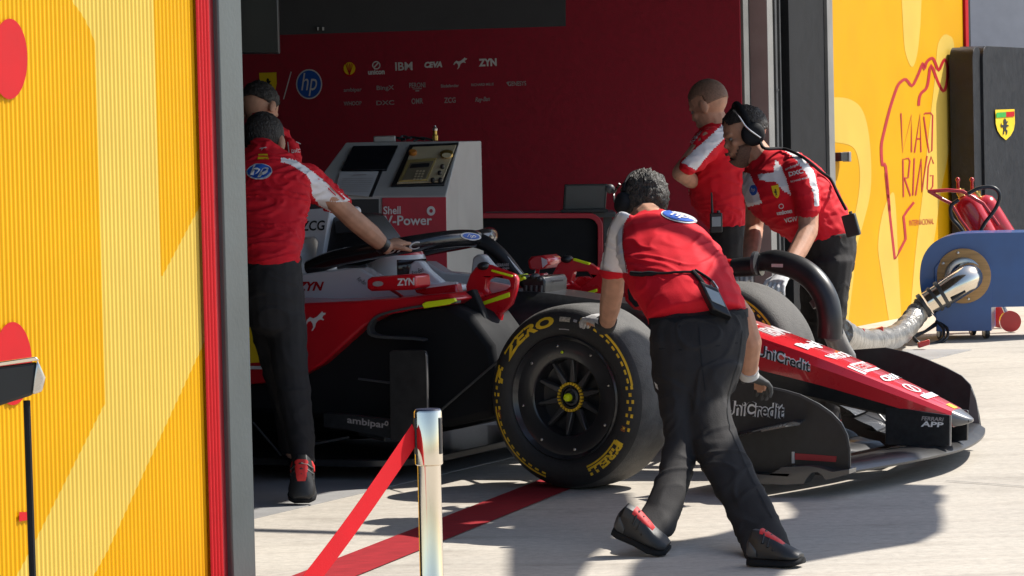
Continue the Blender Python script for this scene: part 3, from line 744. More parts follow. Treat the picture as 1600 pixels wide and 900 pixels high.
# wheels
def wheel(cen, heading, face, outer, WD, RAD=.3625, marks=True, detail=True):
    heading = heading.normalized(); face = face.normalized()
    h = WD / 2
    prof = [(h - .03, .232), (h - .010, .244), (h + .001, .262), (h + .006, .285), (h + .004, .310), (h - .006, .332), (h - .022, .349), (h - .048, RAD - .003), (h - .09, RAD), (0, RAD + .001)]
    prof = prof + [(-a, r) for a, r in prof[-2::-1]]
    rim = MB()
    o = face * outer
    rp_ = [(h - .30 * WD, .245), (h - .008, .246), (h - .002, .240), (h - .012, .232), (h - .020, .226), (h - .020, .160), (h - .026, .152), (h - .085, .146), (h - .095, .062), (h - .055, .056), (h - .055, .040), (h - .075, .038), (h - .075, 0)]
    if detail:
        rim.lathe(cen, o, [(-a, r) for a, r in rp_[:3][::-1]] + rp_, 64)
    else: rim.lathe(cen, o, [(-h + .01, .246), (-h + .02, .15), (h - .02, .15), (h - .01, .246)], 48)
    wo = part('wheel', rim, RIMM, car_o, smooth=40)
    if detail:
        mb = MB(); u = heading; v = Z
        for k in range(10):
            t = 2 * math.pi * k / 10 + .2
            d = u * math.cos(t) + v * math.sin(t); q = u * -math.sin(t) + v * math.cos(t)
            a = cen + o * (h - .062) + d * .058; b = cen + o * (h - .050) + d * .150
            mb.hexa([a - q * .016 - o * .012, a + q * .016 - o * .012, b + q * .009 - o * .012, b - q * .009 - o * .012], [a - q * .012 + o * .008, a + q * .012 + o * .008, b + q * .005 + o * .008, b - q * .005 + o * .008])
        part('spoke', mb, mk('spoke metal', (.07, .07, .072), .3, metal=.5), wo, bevel=.003)
        mb = MB()
        for k in range(26):
            t = 2 * math.pi * k / 26; d = u * math.cos(t) + v * math.sin(t); q = u * -math.sin(t) + v * math.cos(t)
            mb.box(cen + o * (h - .052) + d * .053, d * .005, q * .0042, o * .006)
        part('hub_teeth', mb, TYREY, wo, smooth=None)
        mb = MB(); mb.lathe(cen, o, [(h - .075, .036), (h - .055, .034), (h - .05, .026), (h - .07, .022), (h - .07, .013), (h - .04, .013), (h - .034, .010), (h - .034, 0)], 24); part('wheel_nut', mb, DGREY, wo)
        mb = MB(); mb.lathe(cen, o, [(h - .041, .016), (h - .026, .016), (h - .020, .012), (h - .018, 0)], 20); part('nut_centre', mb, FLUO, wo)
        mb = MB(); mb.ell(cen + o * (h - .017) + u * -.006 * 0 + v * .178 + u * -.012, u * .006, v * .006, o * .004, 10, 6); part('valve_cap', mb, FLUO, wo)
        for t in (15, 55, 100, 140, 190, 235, 280, 330):
            d = u * math.cos(R(t)) + v * math.sin(R(t)); mb = MB(); mb.ell(cen + o * (h - .019) + d * .205, u * .006, v * .006, o * .003, 8, 4); part('rim_bolt', mb, ALU, wo)
    ty = MB(); ty.lathe(cen, o, prof, 96, cap=False)
    n = 96
    for i in range(len(prof) - 1):
        if min(prof[i][1], prof[i + 1][1]) > .345:
            for k in range(n): ty.m[i * n + k] = 1
    t = part('tyre', ty, [RUBBER, TREAD], wo, smooth=60)
    if marks:
        pr = prof[:10]
        def at(a, r):
            hh = h
            for (h0, r0), (h1_, r1) in zip(pr, pr[1:]):
                if r0 <= r <= r1: hh = h0 + (h1_ - h0) * (r - r0) / (r1 - r0)
            return cen + (heading * math.cos(R(a)) + Z * math.sin(R(a))) * r + face * (hh + .0022)
        def tw(txt, a0, a1, r0, r1, m, bold=.04, shear=0):
            vs, fs, _ = glyphs(txt, bold, shear); q = MB(); q.add([at(a0 + (a1 - a0) * u, r0 + (r1 - r0) * v) for u, v in vs], fs); part('tyre_lettering', q, m, t, smooth=None)
        def arc(q, a0, a1, r0, r1):
            k = max(2, int(abs(a1 - a0) / 2)); vs = []
            for i in range(k + 1): a = a0 + (a1 - a0) * i / k; vs += [at(a, r0), at(a, (r0 + r1) / 2), at(a, r1)]
            q.add(vs, [(3 * i + j, 3 * i + 1 + j, 3 * i + 4 + j, 3 * i + 3 + j) for i in range(k) for j in (0, 1)])
        tw('P', 170, 159, .284, .324, TYREY, .06, .1); tw('ZERO', 151, 96, .282, .324, TYREY, .05, .1)
        for A0 in (0, 180):
            q = MB()
            arc(q, 74 + A0, 10 + A0, .319, .327)
            for i in range(10): arc(q, 74 + A0 - i * 6.5, 70.5 + A0 - i * 6.5, .306, .314)
            for i in range(7):
                a = 10 + A0 - i * 5
                arc(q, a, a - 2.6, .296 + .010 * (i % 2), .306 + .010 * (i % 2)); arc(q, a, a - 2.6, .316 - .008 * (i % 2), .325 - .008 * (i % 2))
            part('tyre_stripe', q, TYREY, t, smooth=None)
        q = MB()
        arc(q, -33, -68, .282, .289); arc(q, -32, -36, .289, .322)
        part('tyre_box', q, TYREY, t, smooth=None)
        tw('PIRELLI', -33.5, -68, .293, .324, TYREY, .05, 0)
        tw('18', -20, -24, .29, .31, mk('faded orange print', (.35, .10, .02), .7), .02); tw('C3', 197, 190, .30, .32, mk('dull orange print', (.35, .10, .02), .7), .02)
        q = MB(); arc(q, 91, 82, .300, .318); part('tyre_sticker', q, mk('barcode sticker', (.42, .36, .28), .7, var=.4, scale=150), t, smooth=None)
        q = MB(); arc(q, 92, 82, .268, .272); part('tyre_stamp', q, LOGOD, t, smooth=None); q = MB(); arc(q, 79, 76, .305, .315); part('tyre_stamp', q, LOGOD, t, smooth=None)
    return wo
ST = R(34); HD = V((math.cos(ST), -math.sin(ST), 0)); NF = V((-math.sin(ST), -math.cos(ST), 0))
wheel(P(880, 622, 13.45) - NF * .145, HD, NF, 1, .29)
wheel(C(.06, .815, .3635), HD, NF, -1, .29, detail=False)
for s in (-1, 1): wheel(C(-3.4, s * .78, .3625), F, L * -1, -s if s > 0 else 1, .36, marks=False, detail=False)

# suspension
def arm(a, b, r=.014, m=CARBON, nm='suspension_arm', fl=.45):
    mb = MB(); mb.tube([C(*a), C(*b)], r, 8, flat=fl); part(nm, mb, m, car_o)
for s in (-1, 1):
    arm((-.22, s * .19, .60), (0, s * .66, .46)); arm((.20, s * .18, .58), (0, s * .66, .46))
    arm((-.35, s * .21, .30), (.0, s * .66, .20)); arm((.15, s * .18, .30), (0, s * .66, .20))
    arm((-.10, s * .20, .32), (.02, s * .64, .44), .010); arm((.10, s * .17, .52), (.12, s * .64, .40), .010)
    mb = MB(); mb.lathe(C(.0, s * .60, .3625), L * s, [(0, .10), (.02, .15), (.09, .16), (.10, .12)], 24); part('brake_drum', mb, CARBON, car_o)

# sidepods, floor, cover
SPR = mk('sidepod red paint', (.50, .006, .014), .3, coat=.6, var=.05)
pod = slab('sidepod', [(300, 478), (400, 472), (474, 474), (560, 470), (640, 464), (700, 458), (713, 468), (700, 477), (650, 483), (600, 493), (572, 508), (545, 532), (505, 568), (470, 588), (440, 596), (300, 610)], -.74, .42, SPR, .035, mirror=True)
slab('sidepod_undercut', [(300, 600), (440, 590), (470, 580), (520, 545), (572, 500), (610, 486), (700, 474), (735, 492), (770, 540), (778, 600), (772, 650), (700, 668), (560, 660), (300, 640)], -.68, .40, mk('dull black composite', (.009, .0095, .011), .75, spec=.2), .03, mirror=True)
slab('inlet_lip', spline([(712, 474), (660, 480), (610, 489), (585, 500), (577, 516), (590, 524), (640, 527), (660, 530)], 3) + spline([(660, 533), (640, 531), (588, 528), (573, 518), (582, 497), (608, 486), (660, 476), (712, 470)], 3), -.752, .05, DGREY, .002, mirror=True)
mb = MB()
q = spline([(-.72, .50, 0), (-.85, .78, 0), (-1.4, .80, 0), (-2.6, .80, 0), (-3.0, .60, 0), (-3.6, .58, 0)], 4)
mb.prism([C(x, -y, .085) for x, y, _ in q] + [C(x, y, .085) for x, y, _ in q[::-1]], V((0, 0, -.03))); part('floor_plate', mb, CARBON, car_o, bevel=.004)
fe = slab('floor_edge', [(505, 645), (545, 647), (612, 655), (668, 674), (672, 692), (600, 684), (540, 672), (505, 668)], -.83, .03, CARBON, .004, mirror=True)
word('lettering', 'ambipar', quadmap((543, 664), (603, 672.5), (543, 650), (604, 659)), hitter([fe], .003), LOGOD, fe, .02)
shapes('lettering_mark', [disc2(604.5, 661.5, 3, 4, r0=.5, n=14, rings=1)], hitter([fe], .003), LOGOD, fe)
bd = slab('floor_board', [(608, 551), (612, 547.5), (659, 547), (665, 549), (667, 556), (669, 640), (668, 692), (610, 688)], -.86, .015, CARBG, .002)
slab('board_edge', [(664.5, 552), (667, 556), (669, 640), (668, 690), (666.5, 690), (667, 640), (665, 558)], -.864, .004, MGREY, 0, parent=bd)
slab('floor_board', [(560, 600), (600, 596), (600, 690), (560, 680)], -.66, .012, CARBON, .002, mirror=True)
for (a, b, y) in [((690, 640), (800, 545), -.75), ((395, 660), (440, 712), -.8), ((490, 694), (545, 683), -.8), ((560, 592), (640, 602), -.78)]: mb = MB(); mb.tube([cp(*a, y), cp(*b, y)], .005, 6); part('floor_stay', mb, DGREY, car_o)
carloft('engine_cover', [(-1.55, .20, 1.02, .5, 1.2), (-1.9, .24, .98, .45, 1.2), (-2.5, .17, .86, .40, 1.2), (-3.1, .09, .72, .35, 1.2), (-3.7, .04, .60, .32, 1.2)], CARWHT)
carloft('engine_flank', [(-2.3, .55, .62, .10, 1.2), (-2.8, .38, .56, .12, 1.2), (-3.3, .20, .50, .15, 1.2), (-3.8, .12, .42, .18, 1.2)], SPR)
slab('fuel_mark', [(380, 512), (398, 510), (408, 524), (413, 548), (411, 566), (380, 568)], -.752, .006, LYEL, .002)
slab('fuel_mark_line', [(380, 572), (412, 572), (412, 577), (380, 577)], -.752, .006, LOGO, 0)
for z, dx in ((.86, 0), (.74, .06)):
    wingel('rear_wing_flap', lambda y, d=dx: -3.62 - d, [(0, z), (.03, z + .03), (.09, z + .05), (.15, z + .07), (.22, z + .10), (.25, z + .115)], -.48, .48, .016, WCARB)
for s in (-1, 1):
    mb = MB(); mb.prism([C(x, s * .49, z) for x, z in [(-3.55, .45), (-3.55, .95), (-3.62, 1.0), (-4.0, 1.0), (-4.0, .60), (-3.9, .40)]], L * .012 * s); part('rear_wing_endplate', mb, CARWHT, car_o)

# cockpit surround
shapes('cat_mark', [poly2(mapped(PUMA, rectmap(494, 502, 33, 30, 4)))], hitter([pod], .004), LOGO, pod)
cs = slab('cockpit_side', [(380, 436), (474, 428), (540, 419), (565, 420), (590, 436), (640, 441), (700, 442), (716, 446), (716, 455), (640, 464), (560, 470), (380, 476)], -.37, .10, CARWHT, .012, mirror=True)
cw = slab('cockpit_rim', [(636, 443), (640, 413), (648, 407), (657, 408), (670, 424), (688, 439), (694, 446)], -.34, .05, CARWHT, .008, mirror=True)
word('lettering', 'Ray-Ban', quadmap((645, 433), (664, 426), (643, 424), (660, 417)), hitter([cw], .003), DECALK, cw, .0, .3)
word('lettering', 'ZYN', quadmap((462, 455), (504, 454), (466, 440), (507, 440)), hitter([cs], .003), REDV, cs, .04, .1)
word('lettering', 'Ray-Ban', quadmap((556, 438), (570, 448), (562, 432), (574, 440)), hitter([cs], .003), DECALK, cs, .0, .3)
slab('pod_shoulder', [(380, 478), (474, 476), (600, 468), (690, 460), (716, 463), (690, 468), (600, 477), (474, 486), (380, 488)], -.70, .35, mk('silver pink sheen', (.48, .30, .34), .25, coat=.6), .008, mirror=True)  # silver pink colour stands in for the reflection between white and red
hoop = slab('roll_hoop', [(456, 334), (470, 328), (512, 325), (517, 331), (512, 360), (503, 408), (491, 409), (496, 378), (490, 371), (456, 373)], -.15, .30, CARWHT, .008)
word('lettering', 'ZCG', quadmap((470, 361), (507, 360), (472, 345), (508.5, 344)), hitter([hoop], .003), DECALK, hoop, .02)
slab('headrest', [(508, 340), (560, 334), (590, 372), (600, 402), (560, 415), (500, 415)], -.12, .24, CARBON, .02)
slab('headrest_pad', [(545, 385), (600, 380), (610, 396), (560, 402)], -.25, .10, CARRED, .015, mirror=True)
slab('air_intake', [(522, 345), (555, 340), (560, 362), (524, 366)], -.14, .04, DGREY, .006)
# halo
near = [car(cp(x, y, yy)) for x, y, yy in [(486, 418, -.30), (520, 405, -.36), (560, 396, -.375), (600, 389, -.365), (640, 382, -.34), (680, 376, -.27), (712, 372.5, -.17), (735, 372, -.07), (744, 373, 0)]]
path = spline([(p.x, p.y, p.z) for p in near] + [(p.x, -p.y, p.z) for p in near[-2::-1]], 4)
mb = MB(); mb.tube([C(*p) for p in path], .036, 14)
halo = part('halo', mb, mk('halo black', (.014, .014, .016), .22, coat=.5, var=.2), car_o, smooth=60)
mb = MB(); pp = spline([(738, 373, 0), (760, 381, 0), (780, 396, 0), (797, 414, 0), (812, 432, 0), (822, 446, 0)], 4)
mb.tube([cp(x, y, yy) for x, y, yy in pp], [.036 - .016 * i / (len(pp) - 1) for i in range(len(pp))], 12); part('halo_pillar', mb, BLACK, halo, smooth=60)
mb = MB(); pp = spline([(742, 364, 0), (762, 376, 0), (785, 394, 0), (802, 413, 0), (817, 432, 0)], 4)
mb.tube([cp(x, y, -.012) for x, y, _ in pp], .006, 6); part('pillar_line', mb, WHITE, halo)  # thin white line along the front edge of the halo pillar
slab('pillar_mark', [(806, 430), (818, 428), (820, 437), (806, 440)], -.03, .05, FLUO, .003)
word('lettering', 'DXC', quadmap((603, 397), (655, 388), (603, 386), (656, 377)), hitter([halo], .003), LOGO, halo, .01)
shapes('halo_badge', [disc2(735, 369.5, 16, 5.5, -6)], hitter([halo], .003), LOGO, halo); shapes('halo_badge_field', [disc2(735, 369.5, 13, 4.2, -6)], hitter([halo], .005), LBLUE, halo)
word('lettering', 'hp', rectmap(735, 369.5, 14, 5.5, -6), hitter([halo], .007), LOGO, halo, .0, .3)
word('lettering', 'FERRARI', quadmap((776, 417), (795, 416), (776, 412), (795, 411)), planer(O - L * .045, -L), LOGOD, halo, .04); word('lettering', 'APP', quadmap((777, 423), (796, 422), (777, 418.5), (796, 417.5)), planer(O - L * .045, -L), LOGOD, halo, .04)
# mirrors
mi = slab('mirror', [(573, 437), (580, 433), (640, 428.5), (649, 431), (651, 449), (643, 453), (580, 455), (573, 451)], -.66, .14, CARRED, .012)
word('lettering', 'ZYN', quadmap((621, 446.5), (648, 445.5), (621, 435), (648, 434)), hitter([mi], .003), WHITE, mi, .04)
shapes('mirror_mark', [disc2(591, 443.5, 8.5, 4.2, 2)], hitter([mi], .003), LOGOD, mi)
mif = slab('mirror', [(823, 407), (829, 401), (848, 399), (856, 404), (857, 412), (848, 421), (826, 421)], .60, .16, CARRED, .012)
shapes('mirror_glass', [poly2([(846, 402), (855, 406), (856, 412), (848, 419)])], hitter([mif], .003), WHITE, mif)
mb = MB(); mb.tube([cp(612, 453, -.62), cp(628, 463, -.5), cp(645, 470, -.35)], .010, 8, flat=.5); part('mirror_stalk', mb, CARRED, car_o); mb = MB(); mb.tube([cp(840, 420, .62), cp(838, 432, .45), cp(834, 446, .25)], .010, 8, flat=.5); part('mirror_stalk', mb, CARRED, car_o)
slab('deflector', [(645, 449), (712, 443), (716, 462), (690, 466), (650, 458)], -.48, .06, CARRED, .006, mirror=True)
slab('deflector_edge', [(650, 449.5), (713, 441), (713, 444), (650, 452.5)], -.485, .02, CARWHT, 0)
# red covers with yellow edges either side of the front bulkhead
pn = slab('side_cover', [(727, 447), (733, 430), (742, 418), (752, 413), (764, 414), (803, 428), (808, 436), (806, 452), (799, 475), (783, 491), (779, 518), (765, 510), (747, 492), (730, 470)], -.45, .035, CARRED, .008, holes=[[(760, 452), (762, 438), (772, 433), (795, 437), (797, 447), (785, 456), (765, 459)]])
slab('side_cover', [(853, 458), (862, 430), (872, 412), (882, 404), (894, 404), (922, 412), (940, 424), (945, 450), (940, 470), (905, 478), (880, 472)], .45, .035, CARRED, .008, holes=[[(893, 440), (897, 424), (918, 424), (925, 434), (905, 450)]])
slab('cover_inner', [(756, 458), (764, 440), (797, 446), (797, 458), (775, 466)], -.40, .03, mk('pale inner cover', (.6, .35, .36), .4), .004); slab('cover_inner', [(890, 446), (905, 432), (928, 436), (925, 450)], .50, .03, CARRED, .004)
YS = [([(659, 475), (664, 472), (709, 466), (712, 471), (700, 476), (662, 482)], -.76), ([(693, 487), (716, 478), (716, 487), (697, 492)], -.56), ([(741, 476), (796, 456.5), (796, 464), (743, 481)], -.455), ([(767, 421), (800, 430), (800, 433.5), (767, 424.5)], -.46), ([(882, 468), (932, 451), (932, 456), (883, 472)], .44), ([(895, 403.5), (921, 411), (920, 414.5), (895, 407)], .44), ([(806, 436), (818, 432), (820, 436), (808, 441)], -.2)]
for p, y in YS: slab('cover_edge', p, y, .02, FLUO, .003)
slab('cover_foot', [(692, 492), (716, 488), (726, 520), (718, 524), (700, 510)], -.56, .04, CARRED, .006)
slab('cover_strap', [(712, 462), (738, 452), (750, 478), (772, 540), (775, 580), (740, 570), (724, 520)], -.58, .05, MATTB, .006)
for x, y, yy in ((756, 416, -.44), (886, 405, .46)): mb = MB(); mb.ell(cp(x, y, yy), F * .028, L * .03, Z * .018, 12, 8); part('cover_knob', mb, BLACK, car_o)
bk = slab('front_bulkhead', [(815, 440), (822, 433), (848, 432), (852, 440), (850, 466), (818, 468)], -.12, .24, CARBON, .008)
mb = MB()
for x in (822, 830, 838, 846): mb.tube([cp(x, 446, -.125), cp(x - 1, 464, -.125)], .007, 6)
for x, y in ((822, 434), (836, 432), (846, 436)): mb.ell(cp(x, y, -.10), F * .02, L * .03, Z * .014, 10, 6)
part('bulkhead_fitting', mb, DGREY, bk)
mb = MB()
for a, b in [((852, 440), (880, 437)), ((850, 452), (872, 480)), ((845, 456), (862, 486))]: mb.tube([cp(*a, -.05), cp(*b, -.02)], .006, 6)
part('bulkhead_line', mb, MGREY, bk)
slab('nose_duct', [(974, 440), (984, 432), (1000, 440), (1008, 470), (1006, 486), (990, 484), (976, 470)], -.26, .06, CARRED, .006)
slab('duct_mouth', [(980, 452), (988, 446), (999, 460), (1002, 478), (992, 480), (982, 468)], -.263, .006, BLACK, .002)
# ================================================================== equipment
# ---- stanchion with its belt
SY = 7.5
top = P(667, 641, SY); base = V((top.x + .002, top.y, 0))
stn = thing('belt_stanchion', 'polished steel stanchion post with a red belt, in front of the car', 'stanchion', base)
mb = MB(); mb.lathe(base, Z, [(.0, .16), (.012, .16), (.022, .15), (.035, .04), (.05, .027), (top.z - .118, .0255)], 40); part('post', mb, CHROME, stn, smooth=50)
mb = MB(); mb.lathe(base, Z, [(top.z - .120, .0265), (top.z - .117, .0305), (top.z - .004, .0305), (top.z, .029)], 40); hd = part('head', mb, CHROME, stn, smooth=40)
mb = MB(); mb.lathe(base, Z, [(top.z + .0004, .0285), (top.z + .003, .027), (top.z + .004, 0)], 40); part('head_cap', mb, mk('blue black cap', (.03, .035, .06), .3), hd)
for az in (-158, -30):
    d = V((math.cos(R(az)), math.sin(R(az)), 0)); q = V((-d.y, d.x, 0))
    for rr in (-1, 1) if az == -158 else (1,):
        mb = MB(); mb.box(base + d * .0305 + Z * (top.z - .055), q * .0055, d * .0022, Z * .040); part('belt_slot', mb, BLACK, hd, bevel=.002); break
tgt = P(505, 872, 7.15); s0 = base + V((-.028, -.012, top.z - .048)); far = tgt + (tgt - s0) * .55
mb = MB(); n = 16; wd = .024
dirn = (far - s0).normalized(); upv = (Z - dirn * dirn.z).normalized()
vs = []
for i in range(n + 1):
    k = i / n; p = s0.lerp(far, k); tw = upv * wd
    off = V((.0, .0015 * math.sin(k * 9), 0)) + Z * (-.012 * math.sin(math.pi * k))
    vs += [p + tw + off, p - tw + off]
nrm = dirn.cross(upv) * .0008
m2 = [p + nrm for p in vs]; N = len(vs)
fs = []
for i in range(n):
    a = 2 * i; fs += [(a, a + 1, a + 3, a + 2), (N + a, N + a + 2, N + a + 3, N + a + 1), (a, a + 2, N + a + 2, N + a), (a + 1, N + a + 1, N + a + 3, a + 3)]
mb.add(vs + m2, fs); part('belt', mb, BELT, stn, smooth=60)
e2 = V((far.x - .03, far.y, 0))
st2 = thing('belt_stanchion', 'steel stanchion that holds the far end of the red belt, just out of view', 'stanchion', e2)
for nm, pr, m in (('post', [(.0, .16), (.012, .16), (.022, .15), (.035, .04), (.05, .027), (.24, .0255)], CHROME), ('head', [(.24, .0265), (.243, .0305), (.35, .0305), (.354, .029)], CHROME)):
    mb = MB(); mb.lathe(e2, Z, pr, 32); part(nm, mb, m, st2, smooth=50)

# ---- camera on a pole at the left edge
CY = 9.0
ct = P(40, 640, CY); cam_t = thing('pole_camera', 'black and silver camera on a thin pole at the left edge before the yellow hoarding', 'camera', V((P(38, 640, CY).x, CY, 0)))
mb = MB(); mb.hexa([P(-20, 640, CY), P(52, 617, CY), P(52, 617, CY + .12), P(-20, 640, CY + .12)], [P(-20, 575, CY), P(58, 565, CY), P(58, 565, CY + .12), P(-20, 575, CY + .12)]); part('camera_body', mb, BLACK, cam_t, bevel=.008)
mb = MB(); mb.hexa([P(50, 617, CY - .01), P(66, 612, CY), P(66, 612, CY + .12), P(50, 617, CY + .13)], [P(58, 561, CY - .01), P(71, 590, CY), P(71, 590, CY + .12), P(58, 561, CY + .13)]); part('lens_hood', mb, ALU, cam_t, bevel=.006)
mb = MB(); mb.hexa([P(-20, 575, CY - .006), P(62, 563, CY - .006), P(62, 563, CY + .124), P(-20, 575, CY + .124)], [P(-20, 568, CY - .006), P(55, 557, CY - .006), P(55, 557, CY + .124), P(-20, 568, CY + .124)]); part('top_rail', mb, CHROME, cam_t, bevel=.003)
mb = MB(); b = P(38, 640, CY); mb.tube([V((b.x + .003, CY + .05, 0)), V((b.x, CY + .05, b.z + .02))], .0095, 10); part('pole', mb, MATTB, cam_t)
mb = MB(); mb.lathe(V((b.x + .003, CY + .05, 0)), Z, [(0, .10), (.01, .10), (.03, .02), (.05, .012)], 24); part('pole_foot', mb, MATTB, cam_t)

# ---- fuel console
con = thing('fuel_console', 'pale grey wedge console with a red front panel and a keypad, by the crimson wall', 'console', P(640, 640, 17.3) * 1)
FBL, FBR, TFL, TFR, TBR, FBR2 = P(478, 306, 16.9), P(697, 306, 16.9), P(540, 223, 17.35), P(718, 221, 17.35), P(752, 220, 17.95), P(752, 360, 17.95)
TBL = TFL + (TBR - TFR); gz = lambda p: V((p.x, p.y, 0.02))
mb = MB()
vs = [FBL, FBR, TFR, TFL, TBR, TBL, gz(FBL), gz(FBR), gz(TBR), gz(TBL)]
mb.add(vs, [(0, 1, 2, 3), (3, 2, 4, 5), (1, 7, 8, 4, 2), (0, 3, 5, 9, 6), (5, 4, 8, 9), (0, 6, 7, 1), (6, 9, 8, 7)])
cbody = part('cabinet', mb, PANELG, con, smooth=None, bevel=.006)
nC = (FBR - FBL).cross(TFL - FBL).normalized(); nC = nC if nC.y < 0 else -nC
def cpl(name, pts, m, off, th=.012, par=con, bevel=.002):
    mb = MB(); mb.prism([on_plane(x, y, FBL + nC * off, nC) for x, y in pts], nC * th); return part(name, mb, m, par, bevel=bevel)
cpl('display', [(552, 231), (622, 230), (604, 268), (533, 268)], mk('dark display', (.006, .008, .012), .2), .001)
ps = cpl('paper_sheet', [(531, 270), (592, 269), (576, 308), (523, 303)], PAPER, .004, .004, bevel=0)
shapes('paper_print', [line2([(536 - k * .9, 276 + k * 3.2), (584 - k * 1.0, 275 + k * 3.4)], .7) for k in range(1, 8)] + [line2([(552, 273), (572, 272.5)], 1.6)], planer(FBL + nC * .0095, nC), LOGOD, ps)
cpl('sheet_edge', [(592, 268), (598, 268), (582, 308), (576, 308)], BLACK, .002, .006)
cpl('panel_frame', [(640, 229), (717, 226), (694, 291), (611, 293)], BLACK, .001, .012)
pl_ = cpl('control_plate', [(645, 232), (713, 229), (691, 286), (620, 289)], BEIGE, .008, .010)
cpl('keypad_frame', [(637, 252), (682, 249), (668, 283), (623, 285)], GOLD, .016, .010, pl_); cpl('keypad', [(641, 255), (678, 252), (665, 280), (628, 282)], mk('keypad face', (.16, .13, .08), .5), .024, .004, pl_)
cpl('keypad_display', [(643, 257), (672, 255), (670, 261), (640, 263)], BLACK, .0285, .003, pl_)
hk = planer(FBL + nC * .030, nC)
shapes('keypad_keys', [poly2([(651 + c * 5 - r * 1.6, 266 + r * 4.2), (654.5 + c * 5 - r * 1.6, 265.8 + r * 4.2), (653.5 + c * 5 - r * 1.6, 268.6 + r * 4.2), (650 + c * 5 - r * 1.6, 268.8 + r * 4.2)]) for r in range(4) for c in range(3)], hk, BEIGE, pl_)
for (x, y, r, m, nm) in [(645, 241, 6.5, mk('orange button', (.45, .16, .02), .4), 'emergency_button'), (698, 243, 10, BRASS, 'gauge'), (691, 263, 3.2, BLACK, 'knob'), (687, 273, 3.2, BLACK, 'knob'), (676, 284, 3.2, BLACK, 'knob'), (688, 284, 3.2, BLACK, 'knob')]:
    mb = MB(); mb.lathe(on_plane(x, y, FBL + nC * .016, nC), nC, [(0, r / 316), (.016, r / 316), (.02, r / 316 * .8), (.02, 0)], 20); part(nm, mb, m, pl_)
mb = MB(); mb.lathe(on_plane(698, 243, FBL + nC * .037, nC), nC, [(0, .024), (.002, .024), (.002, 0)], 20); part('gauge_face', mb, mk('gauge face', (.6, .5, .3), .4), pl_)
# red front panel
nF = (FBR - FBL).cross(Z).normalized(); nF = nF if nF.y < 0 else -nF
def cfr(name, pts, m, off, th, par=con): mb = MB(); mb.prism([on_plane(x, y, FBL + nF * off, nF) for x, y in pts], nF * th); return part(name, mb, m, par, bevel=.002)
cfr('dark_recess', [(480, 312), (592, 311), (592, 450), (484, 452)], BLACK, .001, .004)
rp2 = cfr('red_panel', [(597, 309), (697, 308), (699, 440), (599, 442)], mk('console red', (.42, .012, .03), .4), .002, .008)
hp_ = planer(FBL + nF * .012, nF)
word('lettering', 'Shell', quadmap((599, 335), (626, 334.5), (599, 322.5), (626, 322)), hp_, LOGO, rp2, .02); word('lettering', 'V-Power', quadmap((600, 352.5), (675, 351.5), (600, 337), (675, 336.5)), hp_, LOGO, rp2, .02)
shapes('panel_mark', [disc2(673.5, 329.5, 6.6, 7.4, r0=.42)], hp_, LOGO, rp2)
# things lying on the console
mb = MB(); c = P(601, 217.5, 17.5); mb.box(c, V((.055, 0, 0)), V((0, .06, 0)), Z * .017); tag(part('instrument_box', mb, MGREY, bevel=.006), 'small grey instrument box lying on top of the pale console', 'box')
t = thing('brass_fitting', 'upright brass hose fitting standing on top of the pale console', 'fitting', P(680, 219.5, 17.5))
mb = MB(); mb.lathe(P(680, 219.5, 17.5), Z, [(0, .014), (.025, .015), (.03, .010), (.05, .010)], 16); part('fitting_body', mb, BRASS, t)
mb = MB(); mb.lathe(P(680, 219.5, 17.5), Z, [(.05, .012), (.06, .013), (.068, .006), (.075, .005)], 16); part('fitting_tip', mb, ALU, t)
t = thing('tool_roll', 'black loose tools and straps lying along the back of the pale console', 'tools', P(640, 221, 17.6))
for i, (x, y, ln) in enumerate([(618, 218, .05), (633, 216, .03), (645, 218, .06), (662, 219, .05)]):
    mb = MB(); c = P(x, y, 17.55); mb.tube(spline([tuple(c + V((-ln, 0, -.004))), tuple(c + V((-.01, .02, .012))), tuple(c + V((ln, -.01, -.002)))], 4), .006, 8); part('tool', mb, DGREY if i % 2 else BLACK, t)

# ---- red framed cabinet with a black inside, bench and laptop
YC = 18.6
def rr(x0, y0, x1, y1, r, n=6):
    pts = []
    for cx, cy, a in ((x1 - r, y0 + r, -90), (x0 + r, y0 + r, -180)): pts += [(cx + r * math.cos(R(a + 90 * i / n)), cy + r * math.sin(R(a + 90 * i / n))) for i in (range(n, -1, -1))]
    return pts + [(x0, y1), (x1, y1)]
cab = thing('tool_cabinet', 'wide black cabinet with a rounded red frame, behind the halo of the car', 'cabinet', V((P(820, 600, YC).x, YC, 0)))
mb = MB(); mb.prism([P(x, y, YC) for x, y in rr(700, 333, 942, 625, 22)], V((0, .05, 0)), [[P(x, y, YC) for x, y in rr(707, 341, 934, 615, 16)]]); part('frame', mb, mk('cabinet red', (.40, .010, .025), .4), cab, bevel=.006)
mb = MB(); mb.prism([P(x, y, YC + .03) for x, y in rr(706, 340, 935, 616, 16)], V((0, .5, 0))); part('front', mb, MATTB, cab)
bt = thing('work_bench', 'narrow dark bench top against the crimson wall, above the red framed cabinet', 'bench', V((P(850, 335, 19.3).x, 19.3, 0)))
mb = MB(); a, b = P(757, 334, 19.3), P(962, 331, 19.3); mb.hexa([a - Z * .03, b - Z * .03, b + V((0, .5, -.03)), a + V((0, .5, -.03))], [a, b, b + V((0, .5, 0)), a + V((0, .5, 0))]); part('bench_top', mb, DGREY, bt, bevel=.004)
for q in (a, b):
    mb = MB(); mb.box(V((q.x + (.04 if q is a else -.04), 19.5, (a.z - .03) / 2)), V((.025, 0, 0)), V((0, .025, 0)), Z * ((a.z - .034) / 2)); part('leg', mb, DGREY, bt)
lp_ = thing('laptop', 'open dark laptop seen face on, standing on the bench by the crimson wall', 'laptop', P(914, 331, 19.4))
